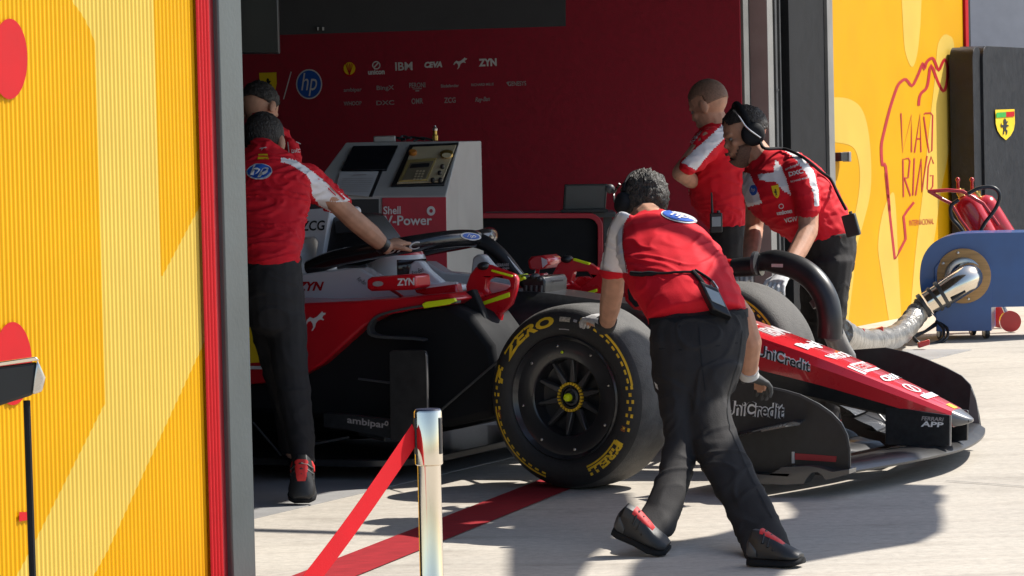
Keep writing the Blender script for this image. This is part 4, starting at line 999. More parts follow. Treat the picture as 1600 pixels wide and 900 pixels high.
mb = MB(); mb.prism([P(x, y, 19.42) for x, y in [(879, 330), (946, 329), (949, 287), (882, 288)]], V((0, .012, 0))); part('lid', mb, BLACK, lp_, bevel=.003)
mb = MB(); mb.prism([P(x, y, 19.414) for x, y in [(883, 326), (943, 325), (945.5, 290), (885, 291)]], V((0, .004, 0))); part('screen', mb, mk('grey screen', (.055, .06, .065), .25), lp_)
mb = MB(); a, b = P(877, 332, 19.2), P(950, 331, 19.2); mb.hexa([a, b, b + V((0, .2, 0)), a + V((0, .2, 0))], [a + Z * .012, b + Z * .012, b + V((0, .2, .012)), a + V((0, .2, .012))]); part('keyboard', mb, BLACK, lp_)

# ---- blower
YB = 22.2
bl = thing('blower_fan', 'blue blower fan on castors with a plywood ring and steel elbow outlet', 'blower', V((P(1505, 530, YB).x, YB, 0)))
D5 = V((.10, .52, 0))
arcp = [(1463 - 0, 517)] + [(1463, 500), (1444, 478), (1439, 455), (1437, 430), (1440, 408), (1449, 388), (1464, 375), (1484, 367.5), (1510, 365), (1660, 363), (1660, 475), (1549, 478), (1549, 517)]
mb = MB(); mb.prism([P(x, y, YB) for x, y in [(1463, 517), (1463, 498)] + spline([(1447, 480), (1440, 460), (1437, 435), (1440, 408), (1450, 388), (1466, 374.5), (1488, 367), (1512, 364.5)], 3) + [(1650, 362), (1650, 478), (1549, 480), (1549, 517)]], D5); part('housing', mb, FANBLUE, bl, bevel=.012)
mb = MB(); mb.prism([P(x, y, YB - .012) for x, y in [(1460, 418), (1473, 403), (1538, 401), (1549, 416), (1549, 517), (1463, 518)]], V((0, .012, 0))); part('face_plate', mb, FANBLUE, bl, bevel=.003)
s_ = 5400 / YB
cc = P(1505, 431, YB - .014); ax = V((-.12, -1, .0)).normalized()
mb = MB(); mb.lathe(cc, ax, [(0, 43 / s_), (.014, 43 / s_), (.018, 41 / s_), (.018, 29 / s_), (0, 29 / s_)], 48, closed=True); part('plywood_ring', mb, WOOD, bl, smooth=40)
mb = MB()
for k in range(8):
    a = R(k * 45 + 12); mb.ell(cc + ax * .02 + V((math.cos(a), 0, math.sin(a))) * 37 / s_, V((.010, 0, 0)), V((0, .006, 0)), Z * .010, 10, 6)
part('ring_bolt', mb, ALU, bl)
mb = MB(); mb.lathe(cc, ax, [(.0, 29 / s_), (.022, 29 / s_), (.026, 27 / s_), (.026, 20 / s_), (.0, 20 / s_)], 40, closed=True); part('steel_flange', mb, ALU, bl, smooth=40)
mb = MB(); pp = [P(1512, 432, YB - .02), P(1514, 433, YB - .10), P(1510, 436, YB - .17), P(1498, 444, YB - .21), P(1480, 456, YB - .22), P(1465, 465, YB - .22), P(1449, 475, YB - .22)]
mb.tube([V(q) for q in spline([tuple(p) for p in pp], 4)], [.098 - .022 * i / 24 for i in range(25)], 20); part('elbow', mb, CHROME, bl, smooth=60)
for (x0, y0, x1, y1, r) in [(1474, 459, 1469, 462, .094), (1463, 466, 1459, 469, .088), (1446, 476, 1441, 479, .083)]:
    mb = MB(); mb.tube([P(x0, y0, YB - .22), P(x1, y1, YB - .22)], r, 20); part('clamp_band', mb, DGREY, bl)
mb = MB(); mb.tube([P(1487, 468, YB - .30), P(1508, 455, YB - .28)], .009, 8); part('clamp_handle', mb, BLACK, bl)
# hose to the brake duct
hz = thing('air_hose', 'ribbed silver air hose lying on the concrete between the blue blower and the brake duct', 'hose', P(1400, 545, 20.5))
pts = [P(1443, 478, YB - .22), P(1433, 490, YB - .24), P(1424, 502, YB - .4), P(1412, 516, YB - .8), P(1398, 526, YB - 1.4), P(1378, 531, YB - 2.2), P(1355, 534, YB - 3.2), P(1335, 532, YB - 4.4), P(1320, 525, YB - 5.4), P(1311, 520, YB - 6.2)]
sp = [V(q) for q in spline([tuple(p) for p in pts], 22)]
mb = MB(); mb.tube(sp, [.066 + .005 * math.sin(i * 2.1) + .004 * math.sin(i * .37) for i in range(len(sp))], 16); part('hose_sleeve', mb, HOSE, hz, smooth=70)
for x, y, Y in ((1340, 521, YB - 4.3), (1443, 537, YB - .9), (1370, 517, YB - 2.6)):
    mb = MB(); c = P(x, y, Y); mb.box(c, V((.035, 0, .01)), V((0, .03, 0)), Z * .016); part('hose_clip', mb, EXTRED, hz, bevel=.005)
for (x, y) in [(1470, 532), (1541, 532), (1520, 524)]:
    c = P(x, y - 4, YB + (.02 if y > 525 else .4)); c.z = .037
    mb = MB(); mb.lathe(c - V((.012, 0, 0)), V((1, .3, 0)), [(0, .037), (.024, .037)], 20); k = part('castor', mb, BLACK, bl)
    mb = MB(); mb.box(c + Z * .035, V((.025, 0, 0)), V((0, .02, 0)), Z * .022); mb.lathe(c - V((.015, .003, 0)), V((1, .3, 0)), [(0, .020), (.030, .020)], 12); part('castor_fork', mb, ALU, k)
mb = MB()
for dx, dy in ((0, 0), (6, 3)):
    q = [P(1463 + dx, 502 + dy, YB - .05), P(1474 + dx, 514, YB - .15), P(1472 + dx, 530, YB - .25), P(1455, 537 + dy, YB - .3), P(1437, 536, YB - .5), P(1428, 528 - dy, YB - .4), P(1445, 518, YB - .2), P(1462, 505 + dy, YB - .05)]
    mb.tube([V(t) for t in spline([tuple(p) for p in q], 6)], .010, 8)
part('power_cable', mb, BLACK, bl, smooth=70)

# ---- extinguisher trolley
YE = 23.0
ex = thing('extinguisher_trolley', 'trolley with two red fire extinguishers leaning behind the blue blower', 'extinguisher trolley', V((P(1530, 520, YE).x, YE, 0)))
for (x0, y0, x1, y1, dY) in [(1504, 308, 1536, 366, 0), (1530, 311, 1566, 368, .12)]:
    a, b = P(x0, y0, YE + dY), P(x1, y1, YE + dY); d = (b - a).normalized(); ln = (b - a).length
    mb = MB(); mb.lathe(a, d, [(-.01, .02), (.0, .055), (.03, .085), (.06, .09), (ln + .2, .09), (ln + .22, .07)], 28); k = part('cylinder', mb, EXTRED, ex, smooth=50)
    mb = MB(); mb.lathe(a - d * .06, d, [(0, .018), (.03, .026), (.055, .022)], 14); mb.box(a - d * .05, V((.035, 0, .0)), V((0, .012, 0)), Z * .012); part('valve', mb, BRASS, k)
mb = MB()
for q in ([(1560, 352), (1536, 318), (1504, 299), (1480, 297), (1452, 299)], [(1452, 299), (1470, 310), (1486, 318), (1500, 342), (1518, 367)]): mb.tube([P(x, y, YE - .12) for x, y in q], .013, 10)
mb.tube([P(1452, 299, YE - .12), P(1453, 300, YE + .3)], .013, 10); part('trolley_handle', mb, EXTRED, ex, smooth=60)
for x in (1497, 1519):
    mb = MB(); mb.tube([P(x, 302, YE), P(x - .5, 282, YE)], .010, 8); mb.ell(P(x - .5, 281, YE), V((.016, 0, 0)), V((0, .016, 0)), Z * .018, 10, 6); part('peg', mb, EXTRED, ex)
mb = MB()
for q in ([(1512, 303), (1530, 294), (1552, 293), (1562, 305), (1556, 325), (1538, 350), (1530, 366)], [(1498, 312), (1486, 322), (1487, 340), (1497, 352), (1506, 364)]): mb.tube([V(t) for t in spline([tuple(P(x, y, YE - .16)) for x, y in q], 5)], .013, 8)
part('discharge_hose', mb, BLACK, ex, smooth=70)
for s in (-1, 1):
    mb = MB(); c = V((P(1574, 500, YE).x, YE + .1 + .25 * s, .07)); mb.lathe(c, V((0, 1, 0)), [(0, .07), (.05, .07)], 28); part('trolley_wheel', mb, EXTRED, ex)
mb = MB(); mb.tube([P(1518, 367, YE - .12), V((P(1574, 500, YE).x, YE - .12, .07))], .013, 8); mb.box(P(1548, 366, YE), V((.10, 0, 0)), V((0, .2, 0)), Z * .012); part('trolley_frame', mb, ALU, ex)

# ---- padded screen
pu = 1.80
pd = thing('padded_screen', 'tall black padded vinyl screen against the yellow wall, behind the red extinguishers', 'padded screen', rp(pu + .6, 0, .36))
def pblock(name, u0, u1, z1, o0, o1):
    mb = MB(); n = 8
    r = .10; pr = [(u0, 0)] + [(u0 + r - r * math.cos(R(90 * i / n)), z1 - r + r * math.sin(R(90 * i / n))) for i in range(n + 1)] + [(u1 - .03, z1), (u1, z1 - .03), (u1, 0)]
    mb.prism([rp(u, z, o0) for u, z in pr], F * (o1 - o0)); return part(name, mb, PADV, pd, bevel=.025, bseg=3)
def pu_at(px, off): return (rw(px, 250, off) - B0 - F * off).dot(L)
ua = pu_at(1486, .03); uc = ua + 3.0
ztop = on_plane(1526, 72, B0 + F * .30, F).z
pblock('pad_side', ua, ua + .20, ztop, .03, .21); pp = pblock('pad_front', ua + .205, uc, ztop + .01, .03, .23)
h = planer(B0, F, .24); hh = planer(B0, F, .245); 
shapes('pad_emblem', [poly2(mapped(SHIELD, rectmap(1571, 195, 30, 48, 2)))], h, LYEL, pp); shapes('pad_emblem_band', [poly2([(1557, 176), (1572, 175), (1572, 183), (1557, 184)])], hh, GREENV, pp); shapes('pad_emblem_band', [poly2([(1572, 175), (1585, 174), (1585, 182), (1572, 183)])], hh, REDV, pp)
shapes('pad_emblem_horse', [poly2(mapped(HORSE, rectmap(1571, 198, 16, 26, 2)))], hh, DECALK, pp)

# ---- brake cooling duct over the far front tyre
dc = thing('cooling_duct', 'black curved brake cooling duct looped over the far front tyre', 'duct', C(.2, .62, .6))
dp = [(1146, 418), (1165, 417), (1190, 415)]
mb = MB(); mb.tube([cp(x, y, .60) for x, y in dp], [.040, .043, .044], 14); part('duct_inlet', mb, CARBON, dc)
mb = MB(); mb.tube([cp(1134, 412, .60), cp(1147, 418, .60)], [.024, .036], 12); part('duct_cap', mb, EXTRED, dc)
ap = spline([(1176, 412, .60), (1200, 408, .60), (1226, 412, .58), (1252, 422, .56), (1275, 441, .54), (1291, 468, .53), (1297, 498, .52), (1296, 528, .52)], 4)
mb = MB(); mb.tube([cp(*q) for q in ap], [.030 + .023 * min(1, i / 6) for i in range(len(ap))], 16); du = part('duct_arch', mb, mk('satin black duct', (.020, .020, .021), .38, var=.25), dc, smooth=60)
for x0, y0, x1, y1, r in [(1178, 411, 1183, 411, .050), (1283, 462, 1289, 472, .058)]:
    mb = MB(); mb.tube([cp(x0, y0, .56), cp(x1, y1, .56)], r, 16); part('duct_clamp', mb, DGREY, dc)
shapes('duct_label', [poly2([(1206, 412), (1224, 412.5), (1224, 417.5), (1206, 417)])], hitter([du], .003), PAPER, du)
mb = MB(); mb.tube([cp(1302, 520, .6), cp(1313, 545, .7), cp(1322, 560, .8)], .045, 12); part('duct_outlet', mb, MGREY, dc)

# ---- unseen panels added overhead, cut to cast the ground shadows around the car
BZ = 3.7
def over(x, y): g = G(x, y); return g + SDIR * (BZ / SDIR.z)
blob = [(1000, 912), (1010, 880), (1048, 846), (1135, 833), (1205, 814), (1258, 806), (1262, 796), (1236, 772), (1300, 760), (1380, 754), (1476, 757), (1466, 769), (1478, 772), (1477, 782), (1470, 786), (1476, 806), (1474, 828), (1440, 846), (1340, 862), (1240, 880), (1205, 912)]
bo = thing('shadow_caster', 'unseen panels added above the car to cast the shadows on the ground', 'shade panel', over(1300, 820))
mb = MB(); mb.prism([over(x, y) for x, y in blob], Z * .06); part('caster_panel', mb, DGREY, bo, smooth=None)
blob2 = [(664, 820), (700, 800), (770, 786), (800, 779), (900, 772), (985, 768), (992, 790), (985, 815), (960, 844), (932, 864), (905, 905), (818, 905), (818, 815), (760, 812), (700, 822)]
mb = MB(); mb.prism([over(x, y) for x, y in blob2], Z * .06); part('caster_panel', mb, DGREY, bo, smooth=None)
mb = MB(); a = over(1300, 850); b = a - F * 5.0; mb.tube([a + Z * .07, b + Z * .07], .04, 8); part('caster_arm', mb, DGREY, bo)
# ================================================================== people
def nrm(v): return V(v).normalized()
def head(mb, c, face, up, k=1.0):
    f = nrm(face); u = V(up); u = (u - f * u.dot(f)).normalized(); r = f.cross(u)
    def q(x, y, z): return c + r * x * k + f * y * k + u * z * k      # right, forward, up
    mb.ell(q(0, -.012, .030), r * .076 * k, f * .097 * k, u * .090 * k, 20, 14)      # skull
    mb.ell(q(0, .022, -.035), r * .060 * k, f * .068 * k, u * .088 * k, 18, 12)      # face
    mb.ell(q(0, .050, -.098), r * .032 * k, f * .032 * k, u * .026 * k, 12, 8)       # chin
    mb.ell(q(0, .072, .022), r * .050 * k, f * .018 * k, u * .014 * k, 12, 8)        # brow
    mb.loft([[q(-.007, .080, .012), q(.007, .080, .012), q(.006, .07, .012), q(-.006, .07, .012)], [q(-.011, .104, -.022), q(.011, .104, -.022), q(.017, .075, -.026), q(-.017, .075, -.026)], [q(-.009, .098, -.032), q(.009, .098, -.032), q(.015, .07, -.034), q(-.015, .07, -.034)]])
    mb.ell(q(0, .086, -.056), r * .024 * k, f * .009 * k, u * .006 * k, 10, 6); mb.ell(q(0, .084, -.068), r * .021 * k, f * .009 * k, u * .007 * k, 10, 6)
    for s in (-1, 1): mb.ell(q(s * .078, -.008, -.008), r * .012 * k, f * .022 * k, u * .034 * k, 10, 8); mb.ell(q(s * .042, .060, -.020), r * .020 * k, f * .022 * k, u * .020 * k, 10, 6)
    return q, r, f, u
def eyes(q, parent, k=1.0):
    for s in (-1, 1):
        mb = MB(); c = q(s * .032, .072, .002); f = (q(0, 1, 0) - q(0, 0, 0)).normalized()
        mb.ell(c, V((.010, 0, 0)), V((0, .010, 0)), Z * .0075, 10, 8); e = part('eye', mb, EYEW, parent)
        mb = MB(); mb.ell(c + f * .0055, V((.006, 0, 0)), V((0, .006, 0)), Z * .0055, 8, 6); part('iris', mb, BLACK, e)
def hair(name, q, parent, m, keep, k=1.0, amp=.006, grow=1.07, nu=56, nv=36, seed=0):
    vs = []; ok = []
    for j in range(nv + 1):
        t = math.pi * j / nv
        for i in range(nu):
            p = 2 * math.pi * i / nu
            x, y, z = math.sin(t) * math.cos(p), math.sin(t) * math.sin(p), math.cos(t)
            g = grow + amp / .08 * (noise.noise(V((x * 7 + seed, y * 7, z * 7))) + .6 * noise.noise(V((x * 18, y * 18 + seed, z * 18))))
            vs.append(q(x * .076 * g, -.012 + y * .097 * g, .030 + z * .094 * g)); ok.append(keep(x, y, z))
    mb = MB(); fs = []
    for j in range(nv):
        for i in range(nu):
            a = (j * nu + i, j * nu + (i + 1) % nu, (j + 1) * nu + (i + 1) % nu, (j + 1) * nu + i)
            if sum(ok[v] for v in a) >= 3: fs.append(a)
    mb.add(vs, fs); used = sorted({i for f in fs for i in f}); mp = {o: n for n, o in enumerate(used)}
    mb.v = [mb.v[i] for i in used]; mb.f = [tuple(mp[i] for i in f) for f in mb.f]
    o = part(name, mb, m, parent, smooth=80); so_ = o.modifiers.new('thick', 'SOLIDIFY'); so_.thickness = .008; so_.offset = -1
    return o
def hand(mb, wrist, knuck, curl, side, k=1.0):
    # palm from the wrist towards the knuckles; fingers bend towards 'curl'; the thumb leaves on 'side'
    d = (knuck - wrist); ln = d.length; d.normalize(); c = V(curl); c = (c - d * c.dot(d)).normalized(); s = V(side); s = (s - d * s.dot(d) - c * s.dot(c)).normalized()
    kn = wrist + d * .085 * k
    mb.loft([[wrist + (s * math.cos(t) * .026 + c * math.sin(t) * .020) * k for t in [i * math.pi / 5 for i in range(10)]], [wrist + d * .045 * k + (s * math.cos(t) * .038 + c * math.sin(t) * .018) * k for t in [i * math.pi / 5 for i in range(10)]], [kn + (s * math.cos(t) * .042 + c * math.sin(t) * .014) * k for t in [i * math.pi / 5 for i in range(10)]]])
    for i, l in enumerate((.068, .078, .073, .056)):
        b = kn + s * (.030 - .0205 * i) * k - d * .012 * k
        d1 = (d + c * .25).normalized(); d2 = (d * .75 + c * .8).normalized(); d3 = (d * .2 + c).normalized()
        p1 = b + d1 * (l * .55) * k; p2 = p1 + d2 * l * .36 * k; p3 = p2 + d3 * l * .26 * k
        mb.cap([b, p1, p2, p3], [.0098 * k, .0094 * k, .0086 * k, .0074 * k])
    b = wrist + d * .028 * k + s * .024 * k; p1 = b + (d * .55 + s * .75 + c * .15).normalized() * .042 * k; p2 = p1 + (d * .8 + s * .3 + c * .4).normalized() * .032 * k
    mb.cap([b, p1, p2], [.013 * k, .011 * k, .0088 * k])
def radio(name, c, u, v, parent_label, ant=True, sc=1.0, screen=True):
    t = thing('radio_pack', parent_label, 'radio', c - v * .05 * sc)
    n = u.cross(v).normalized()
    mb = MB(); mb.box(c, u * .030 * sc, v * .048 * sc, n * .016 * sc); part('radio_case', mb, BLACK, t, bevel=.005)
    if n.y > 0: n = -n
    if screen: mb = MB(); mb.box(c + n * .017 * sc + v * .006, u * .022 * sc, v * .024 * sc, n * .002); part('radio_screen', mb, mk('radio screen', (.26, .31, .35), .25), t, bevel=.001)
    if ant: mb = MB(); mb.tube([c + v * .045 * sc - u * .018 * sc, c + v * .15 * sc - u * .020 * sc], [.007, .004], 8); part('aerial', mb, BLACK, t)
    mb = MB(); mb.lathe(c + v * .046 * sc + u * .012 * sc, v, [(0, .008), (.014, .008)], 12); part('radio_knob', mb, DGREY, t)
    return t
def shoe(parent, heel, toe, up, wd=.046, red=True, heelred=True):
    d = (toe - heel).normalized(); u = V(up); u = (u - d * u.dot(d)).normalized(); s = d.cross(u); ln = (toe - heel).length
    def sec(x, w0, h0, h1): return [heel + d * x * ln + s * a * w0 + u * (h0 + (h1 - h0) * b) for a, b in [(-.9, 0), (-1, .25), (-.85, .7), (-.45, 1), (.45, 1), (.85, .7), (1, .25), (.9, 0)]]
    mb = MB(); mb.loft([sec(-.02, wd * .55, .028, .085), sec(.06, wd * .78, .024, .115), sec(.25, wd * .82, .024, .11), sec(.45, wd * .88, .024, .090), sec(.68, wd * 1.02, .024, .066), sec(.86, wd * .95, .024, .052), sec(.97, wd * .6, .026, .042)])
    o = part('shoe', mb, SHOEB, parent, smooth=60, bevel=.004)
    mb = MB(); mb.loft([sec(-.04, wd * .62, .0, .028), sec(.08, wd * .86, .0, .03), sec(.4, wd * .86, 0, .026), sec(.7, wd * 1.1, 0, .026), sec(.9, wd * 1.0, .004, .028), sec(1.0, wd * .6, .01, .03)]); part('sole', mb, MATTB, o, smooth=60)
    if red:
        mb = MB(); mb.loft([sec(.22, wd * .5, .10, .118), sec(.36, wd * .48, .092, .104), sec(.55, wd * .42, .076, .084), sec(.64, wd * .34, .066, .072)]); part('tongue', mb, SHOER, o, smooth=60)
        mb = MB(); mb.loft([sec(-.03, wd * .66, .035, .08), sec(.05, wd * .90, .032, .09), sec(.18, wd * .92, .03, .06)]); part('heel_panel', mb, SHOER if heelred else DGREY, o, smooth=60)
        mb = MB()
        for x in (.30, .40, .50): mb.tube([heel + d * x * ln + s * a * wd * .85 + u * (.075 + .035 * (1 - a * a) - (x - .3) * .12) for a in (-1, -.5, 0, .5, 1)], .004, 6)
        part('laces', mb, SHOEB, o)
    return o
def cup(parent, c, ax, r=.042):
    mb = MB(); mb.lathe(c, ax, [(-.02, r * .7), (-.014, r), (.006, r * 1.02), (.016, r * .85), (.022, r * .5), (.023, 0)], 24); return part('ear_cup', mb, MATTB, parent, smooth=60)
def redshirt(root, mb, vox=.008, wr=.0055, fr=(9, 9, 20), seed=0, white=(), it=5):
    m = remesh(mb, vox, it, wr, fr, seed); paint(m, [(1, w) for w in white]); return part('shirt', m, [SHIRT, SHIRTW], root, smooth=80)
def trousers(root, mb, wr=.004, fr=(7, 7, 10), seed=3): return part('trousers', remesh(mb, .007, 6, wr, fr, seed), TROUS, root, smooth=80)
def body(root, mb, vox=.0055): return part('body', remesh(mb, vox, 3), SKIN, root, smooth=80)

# ------------------------------------------------------------------ the mechanic pushing the front tyre
fm = thing('person', 'person in red shirt and black trousers seen from behind, pushing the near front tyre', 'person', G(1110, 870), 'mechanics pushing the car')
sh = MB()
sh.pl([(990, 342, 1056, 342, 12.76, .13), (973, 354, 1082, 354, 12.71, .20), (961, 370, 1102, 366, 12.65, .24), (962, 398, 1126, 390, 12.52, .27), (974, 432, 1145, 424, 12.38, .28), (990, 463, 1156, 454, 12.27, .27), (1005, 488, 1164, 474, 12.18, .26), (1014, 504, 1166, 490, 12.13, .26)], 20, dv=(0, .85, -.5))
sh.pl([(962, 333, 1000, 360, 12.70, .13), (950, 360, 990, 376, 12.76, .13), (943, 392, 985, 400, 12.82, .13), (937, 424, 979, 430, 12.87, .13)], 14)
sh.cap([P(1080, 372, 12.68), P(1098, 400, 12.74), P(1115, 435, 12.80)], [.062, .062, .06])
fsh = redshirt(fm, sh, vox=.0065, seed=1, fr=(5, 5, 11), wr=.0045, white=[[(930, 427), (937, 390), (944, 358), (958, 330), (985, 315), (1010, 322), (985, 333), (975, 350), (972, 380), (976, 405), (981, 427)]])
mb = MB(); mb.pl([(936, 421, 980, 427, 12.865, .137), (936, 429, 980, 434.5, 12.875, .137)], 16, ends=False); part('sleeve_cuff', mb, SHIRT, fm, smooth=60)
hb_ = hitter([fsh], .004)
shapes('back_badge', [disc2(1061, 340, 29, 8.5, -12)], hb_, LOGO, fsh); shapes('back_badge_field', [disc2(1061, 340, 26.5, 6.8, -12)], hitter([fsh], .007), LBLUE, fsh); word('back_lettering', 'hp', rectmap(1061, 340, 30, 9, -12), hitter([fsh], .010), LOGO, fsh, .02, .3)
shapes('seam', [line2(spline([(975, 352), (974, 380), (977, 405), (981, 426)], 4), 1.2)], hb_, DREDV, fsh); shapes('hem_line', [line2(spline([(1016, 497), (1060, 492), (1110, 487), (1163, 480)], 4), 1.0)], hb_, DREDV, fsh)
shapes('sleeve_piping', [line2(spline([(968, 333), (956, 350), (950, 372), (945, 400), (943, 422)], 4), 1.3)], hb_, LOGOD, fsh)
bd_ = MB()
HC = P(1004, 324, 13.0)
fq, *_ = head(bd_, HC, (-.42, .70, -.42), (.05, .45, .9), 1.03)
bd_.cap([HC + V((.01, -.05, -.03)), P(1022, 352, 12.72)], [.058, .062])
bd_.cap([P(1022, 352, 12.70), P(1045, 400, 12.56), P(1075, 462, 12.32), P(1090, 520, 12.08)], [.055, .06, .065, .07])
bd_.cap([P(978, 365, 12.72), P(966, 395, 12.80), P(959, 428, 12.875), P(957, 455, 12.93)], [.030, .034, .043, .044]); bd_.cap([P(957, 455, 12.93), P(953, 480, 13.0), P(949, 503, 13.1)], [.044, .041, .031])
hand(bd_, P(948, 504, 13.12), P(905, 486, 13.28), V((-.2, .5, -.7)), V((.2, .8, .3)), .80)
bd_.cap([P(1085, 380, 12.70), P(1120, 440, 12.82), P(1160, 495, 12.76)], [.045, .045, .045]); bd_.cap([P(1160, 495, 12.76), P(1173, 535, 12.78), P(1170, 582, 12.86)], [.046, .043, .032])
hand(bd_, P(1170, 584, 12.88), P(1196, 599, 12.97), V((.1, .4, -.9)), V((0, 1, .2)), .80)
bd_.cap([P(1088, 510, 12.1), P(1066, 585, 12.0), P(1065, 686, 11.83), P(1038, 793, 11.56), P(1022, 822, 11.47)], [.06, .05, .036, .03, .03])
bd_.cap([P(1088, 510, 12.1), P(1110, 575, 11.98), P(1110, 672, 11.84), P(1158, 770, 11.56), P(1192, 855, 11.33)], [.06, .05, .032, .028, .028])
body(fm, bd_)
hair('hair', fq, fm, HAIRG, lambda x, y, z: (z > -.75 and y < .55 - .35 * (z < .3)) or (z > .45), amp=.013, grow=1.12, seed=2)
eyes(fq, fm)
tr = MB()
tr.pl([(1015, 500, 1168, 485, 12.12, .25), (1015, 535, 1170, 525, 12.06, .28), (1018, 580, 1162, 572, 12.0, .28), (1024, 612, 1148, 610, 11.97, .25)], 20)
tr.pl([(1022, 575, 1105, 580, 12.0, .23), (1029, 630, 1100, 640, 11.92, .21), (1038, 680, 1092, 695, 11.83, .18), (1030, 735, 1080, 755, 11.68, .155), (1008, 785, 1064, 800, 11.56, .145), (994, 808, 1058, 826, 11.48, .15), (988, 820, 1050, 838, 11.44, .15)], 16)
tr.pl([(1062, 570, 1162, 568, 11.98, .25), (1060, 625, 1140, 618, 11.92, .22), (1072, 680, 1148, 665, 11.82, .19), (1096, 735, 1172, 718, 11.68, .17), (1128, 790, 1198, 770, 11.50, .15), (1150, 838, 1224, 822, 11.34, .15), (1158, 862, 1236, 848, 11.25, .16), (1164, 876, 1240, 866, 11.2, .17)], 16)
ftr = trousers(fm, tr, wr=.0045, fr=(6, 6, 9))
ht = hitter([ftr], .0025)
shapes('seam', [line2(spline([(1092, 512), (1094, 545), (1098, 580), (1102, 610)], 4), 1.3)], ht, MATTB, ftr); shapes('pocket_welt', [line2([(1118, 541), (1152, 536)], 1.8)], ht, MATTB, ftr); shapes('pocket_welt', [line2([(1030, 545), (1066, 547)], 1.8)], ht, MATTB, ftr)
shapes('seam', [line2(spline([(1160, 515), (1154, 560), (1138, 620), (1140, 665), (1168, 735), (1206, 810)], 5), 1.2)], ht, MATTB, ftr); shapes('belt_loop', [line2([(1062, 494), (1062, 512)], 3)], ht, MATTB, ftr); shapes('belt_loop', [line2([(1135, 488), (1136, 506)], 3)], ht, MATTB, ftr)
shapes('knee_patch', [poly2([(1023, 596), (1028, 601), (1030, 610), (1026, 606)])], ht, LGREY, ftr)
mb = MB(); mb.pl([(1013, 497, 1169, 482, 12.13, .262), (1014, 510, 1169.5, 495, 12.115, .268)], 24, ends=False); part('waistband', mb, MATTB, fm, smooth=60)
# gloves
def glove(root, w, kn, curl, side, k, cuffp, m=None, m2=None):
    g = MB(); hand(g, w, kn, curl, side, k); o = part('glove', remesh(g, .004, 2), m or GLOVE, root, smooth=80)
    mb = MB(); mb.tube(cuffp, [.037, .036, .038], 14); part('glove_cuff', mb, m2 or GLOVEB, root); return o
glove(fm, P(948, 505, 13.12), P(905, 486, 13.28), V((-.2, .5, -.7)), V((.2, .8, .3)), 1.08, [P(949.5, 500, 13.10), P(948, 507, 13.13), P(940, 508, 13.15)])
glove(fm, P(1170, 585, 12.88), P(1196, 600, 12.97), V((.1, .4, -.9)), V((0, 1, .2)), 1.08, [P(1170.5, 576, 12.85), P(1170, 582, 12.87), P(1171, 588, 12.88)], mk('dark grey glove', (.06, .06, .06), .7), LGREY)
# shoes
shoe(fm, P(962, 832, 11.36), G(1043, 868) + V((0, .02, .0)), V((-.2, -.25, 1)), heelred=False)
shoe(fm, G(1176, 886) + V((0, .06, 0)), G(1254, 884) + V((0, -.02, 0)), Z, heelred=False)
# headset
mb = MB(); hs = cup(fm, fq(-.088, -.005, -.005), fq(-1, 0, 0) - fq(0, 0, 0), .040)
mb = MB(); mb.tube([fq(.088 * math.sin(t), -.02 + .0 * t, .02 + .118 * math.cos(t)) for t in [(-1.45 + 2.9 * i / 18) for i in range(19)]], .007, 8, flat=1.6); part('headband', mb, MATTB, fm, smooth=60)
mb = MB(); mb.tube([fq(-.100, -.02, -.03), fq(-.105, .02, .01), fq(-.102, .03, .05), fq(-.098, -.01, .07)], .0045, 6); part('headset_wire', mb, ALU, fm)
mb = MB(); mb.ell(fq(-.10, .06, .085), V((.018, 0, 0)), V((0, .018, 0)), Z * .018, 12, 8); part('headset_pad', mb, DGREY, fm)
# belt line and radio on the back
hs_ = hitter([fsh], .006)
mb = MB(); pts = [hs_(x, y) for x, y in spline([(988, 428.5), (1000, 429), (1020, 429), (1045, 428), (1068, 427), (1082, 427)], 3)]; mb.tube(pts, [.009] * 7 + [.0045] * (len(pts) - 7), 8); part('back_strap', mb, MATTB, fm)
mb = MB(); pts = [hs_(x, y) for x, y in spline([(1082, 426), (1092, 437), (1100, 448), (1108, 462)], 3)]; mb.tube(pts, .008, 8); pts = [hs_(x, y) for x, y in spline([(1086, 424), (1102, 434), (1114, 445), (1119, 458)], 3)]; mb.tube(pts, .005, 6); part('radio_cable', mb, MATTB, fm)
mb = MB(); pts = [hs_(x, y) for x, y in spline([(1112, 443), (1117, 450), (1120, 455)], 3)]; mb.tube(pts, .007, 8); part('cable_plug', mb, ALU, fm)
rc = hs_(1115, 473); radio('r', rc + V((0, -.02, .01)), V((.90, .05, -.42)).normalized(), V((-.38, .35, .85)).normalized(), 'black radio pack with a grey screen clipped at the waist of the tyre pusher', ant=False, sc=1.2)

# ------------------------------------------------------------------ the mechanic reaching for the halo
lm = thing('person', 'person seen from behind beside the grey post, reaching one bare arm out to the halo', 'person', G(470, 788), 'mechanics pushing the car')
sh = MB()
sh.pl([(388, 228, 438, 232, 14.0, .13), (372, 242, 462, 246, 13.98, .19), (360, 268, 484, 272, 13.92, .24), (360, 300, 486, 302, 13.86, .26), (366, 340, 480, 342, 13.78, .25), (374, 378, 473, 380, 13.70, .25), (380, 409, 470, 407, 13.66, .25)], 20)
sh.pl([(462, 248, 468, 307, 13.98, .15), (493, 260, 480, 314, 14.02, .15), (522, 285, 495, 323, 14.10, .145), (548, 312, 514, 333, 14.18, .135)], 14)
sh.pl([(362, 262, 385, 300, 13.95, .14), (345, 300, 380, 315, 14.05, .13)], 12)
lsh = redshirt(lm, sh, seed=7, wr=.008, fr=(8, 8, 26), white=[[(440, 246), (462, 250), (500, 276), (530, 300), (548, 314), (517, 331), (500, 322), (488, 305), (486, 285), (478, 272), (455, 258), (438, 252)]])
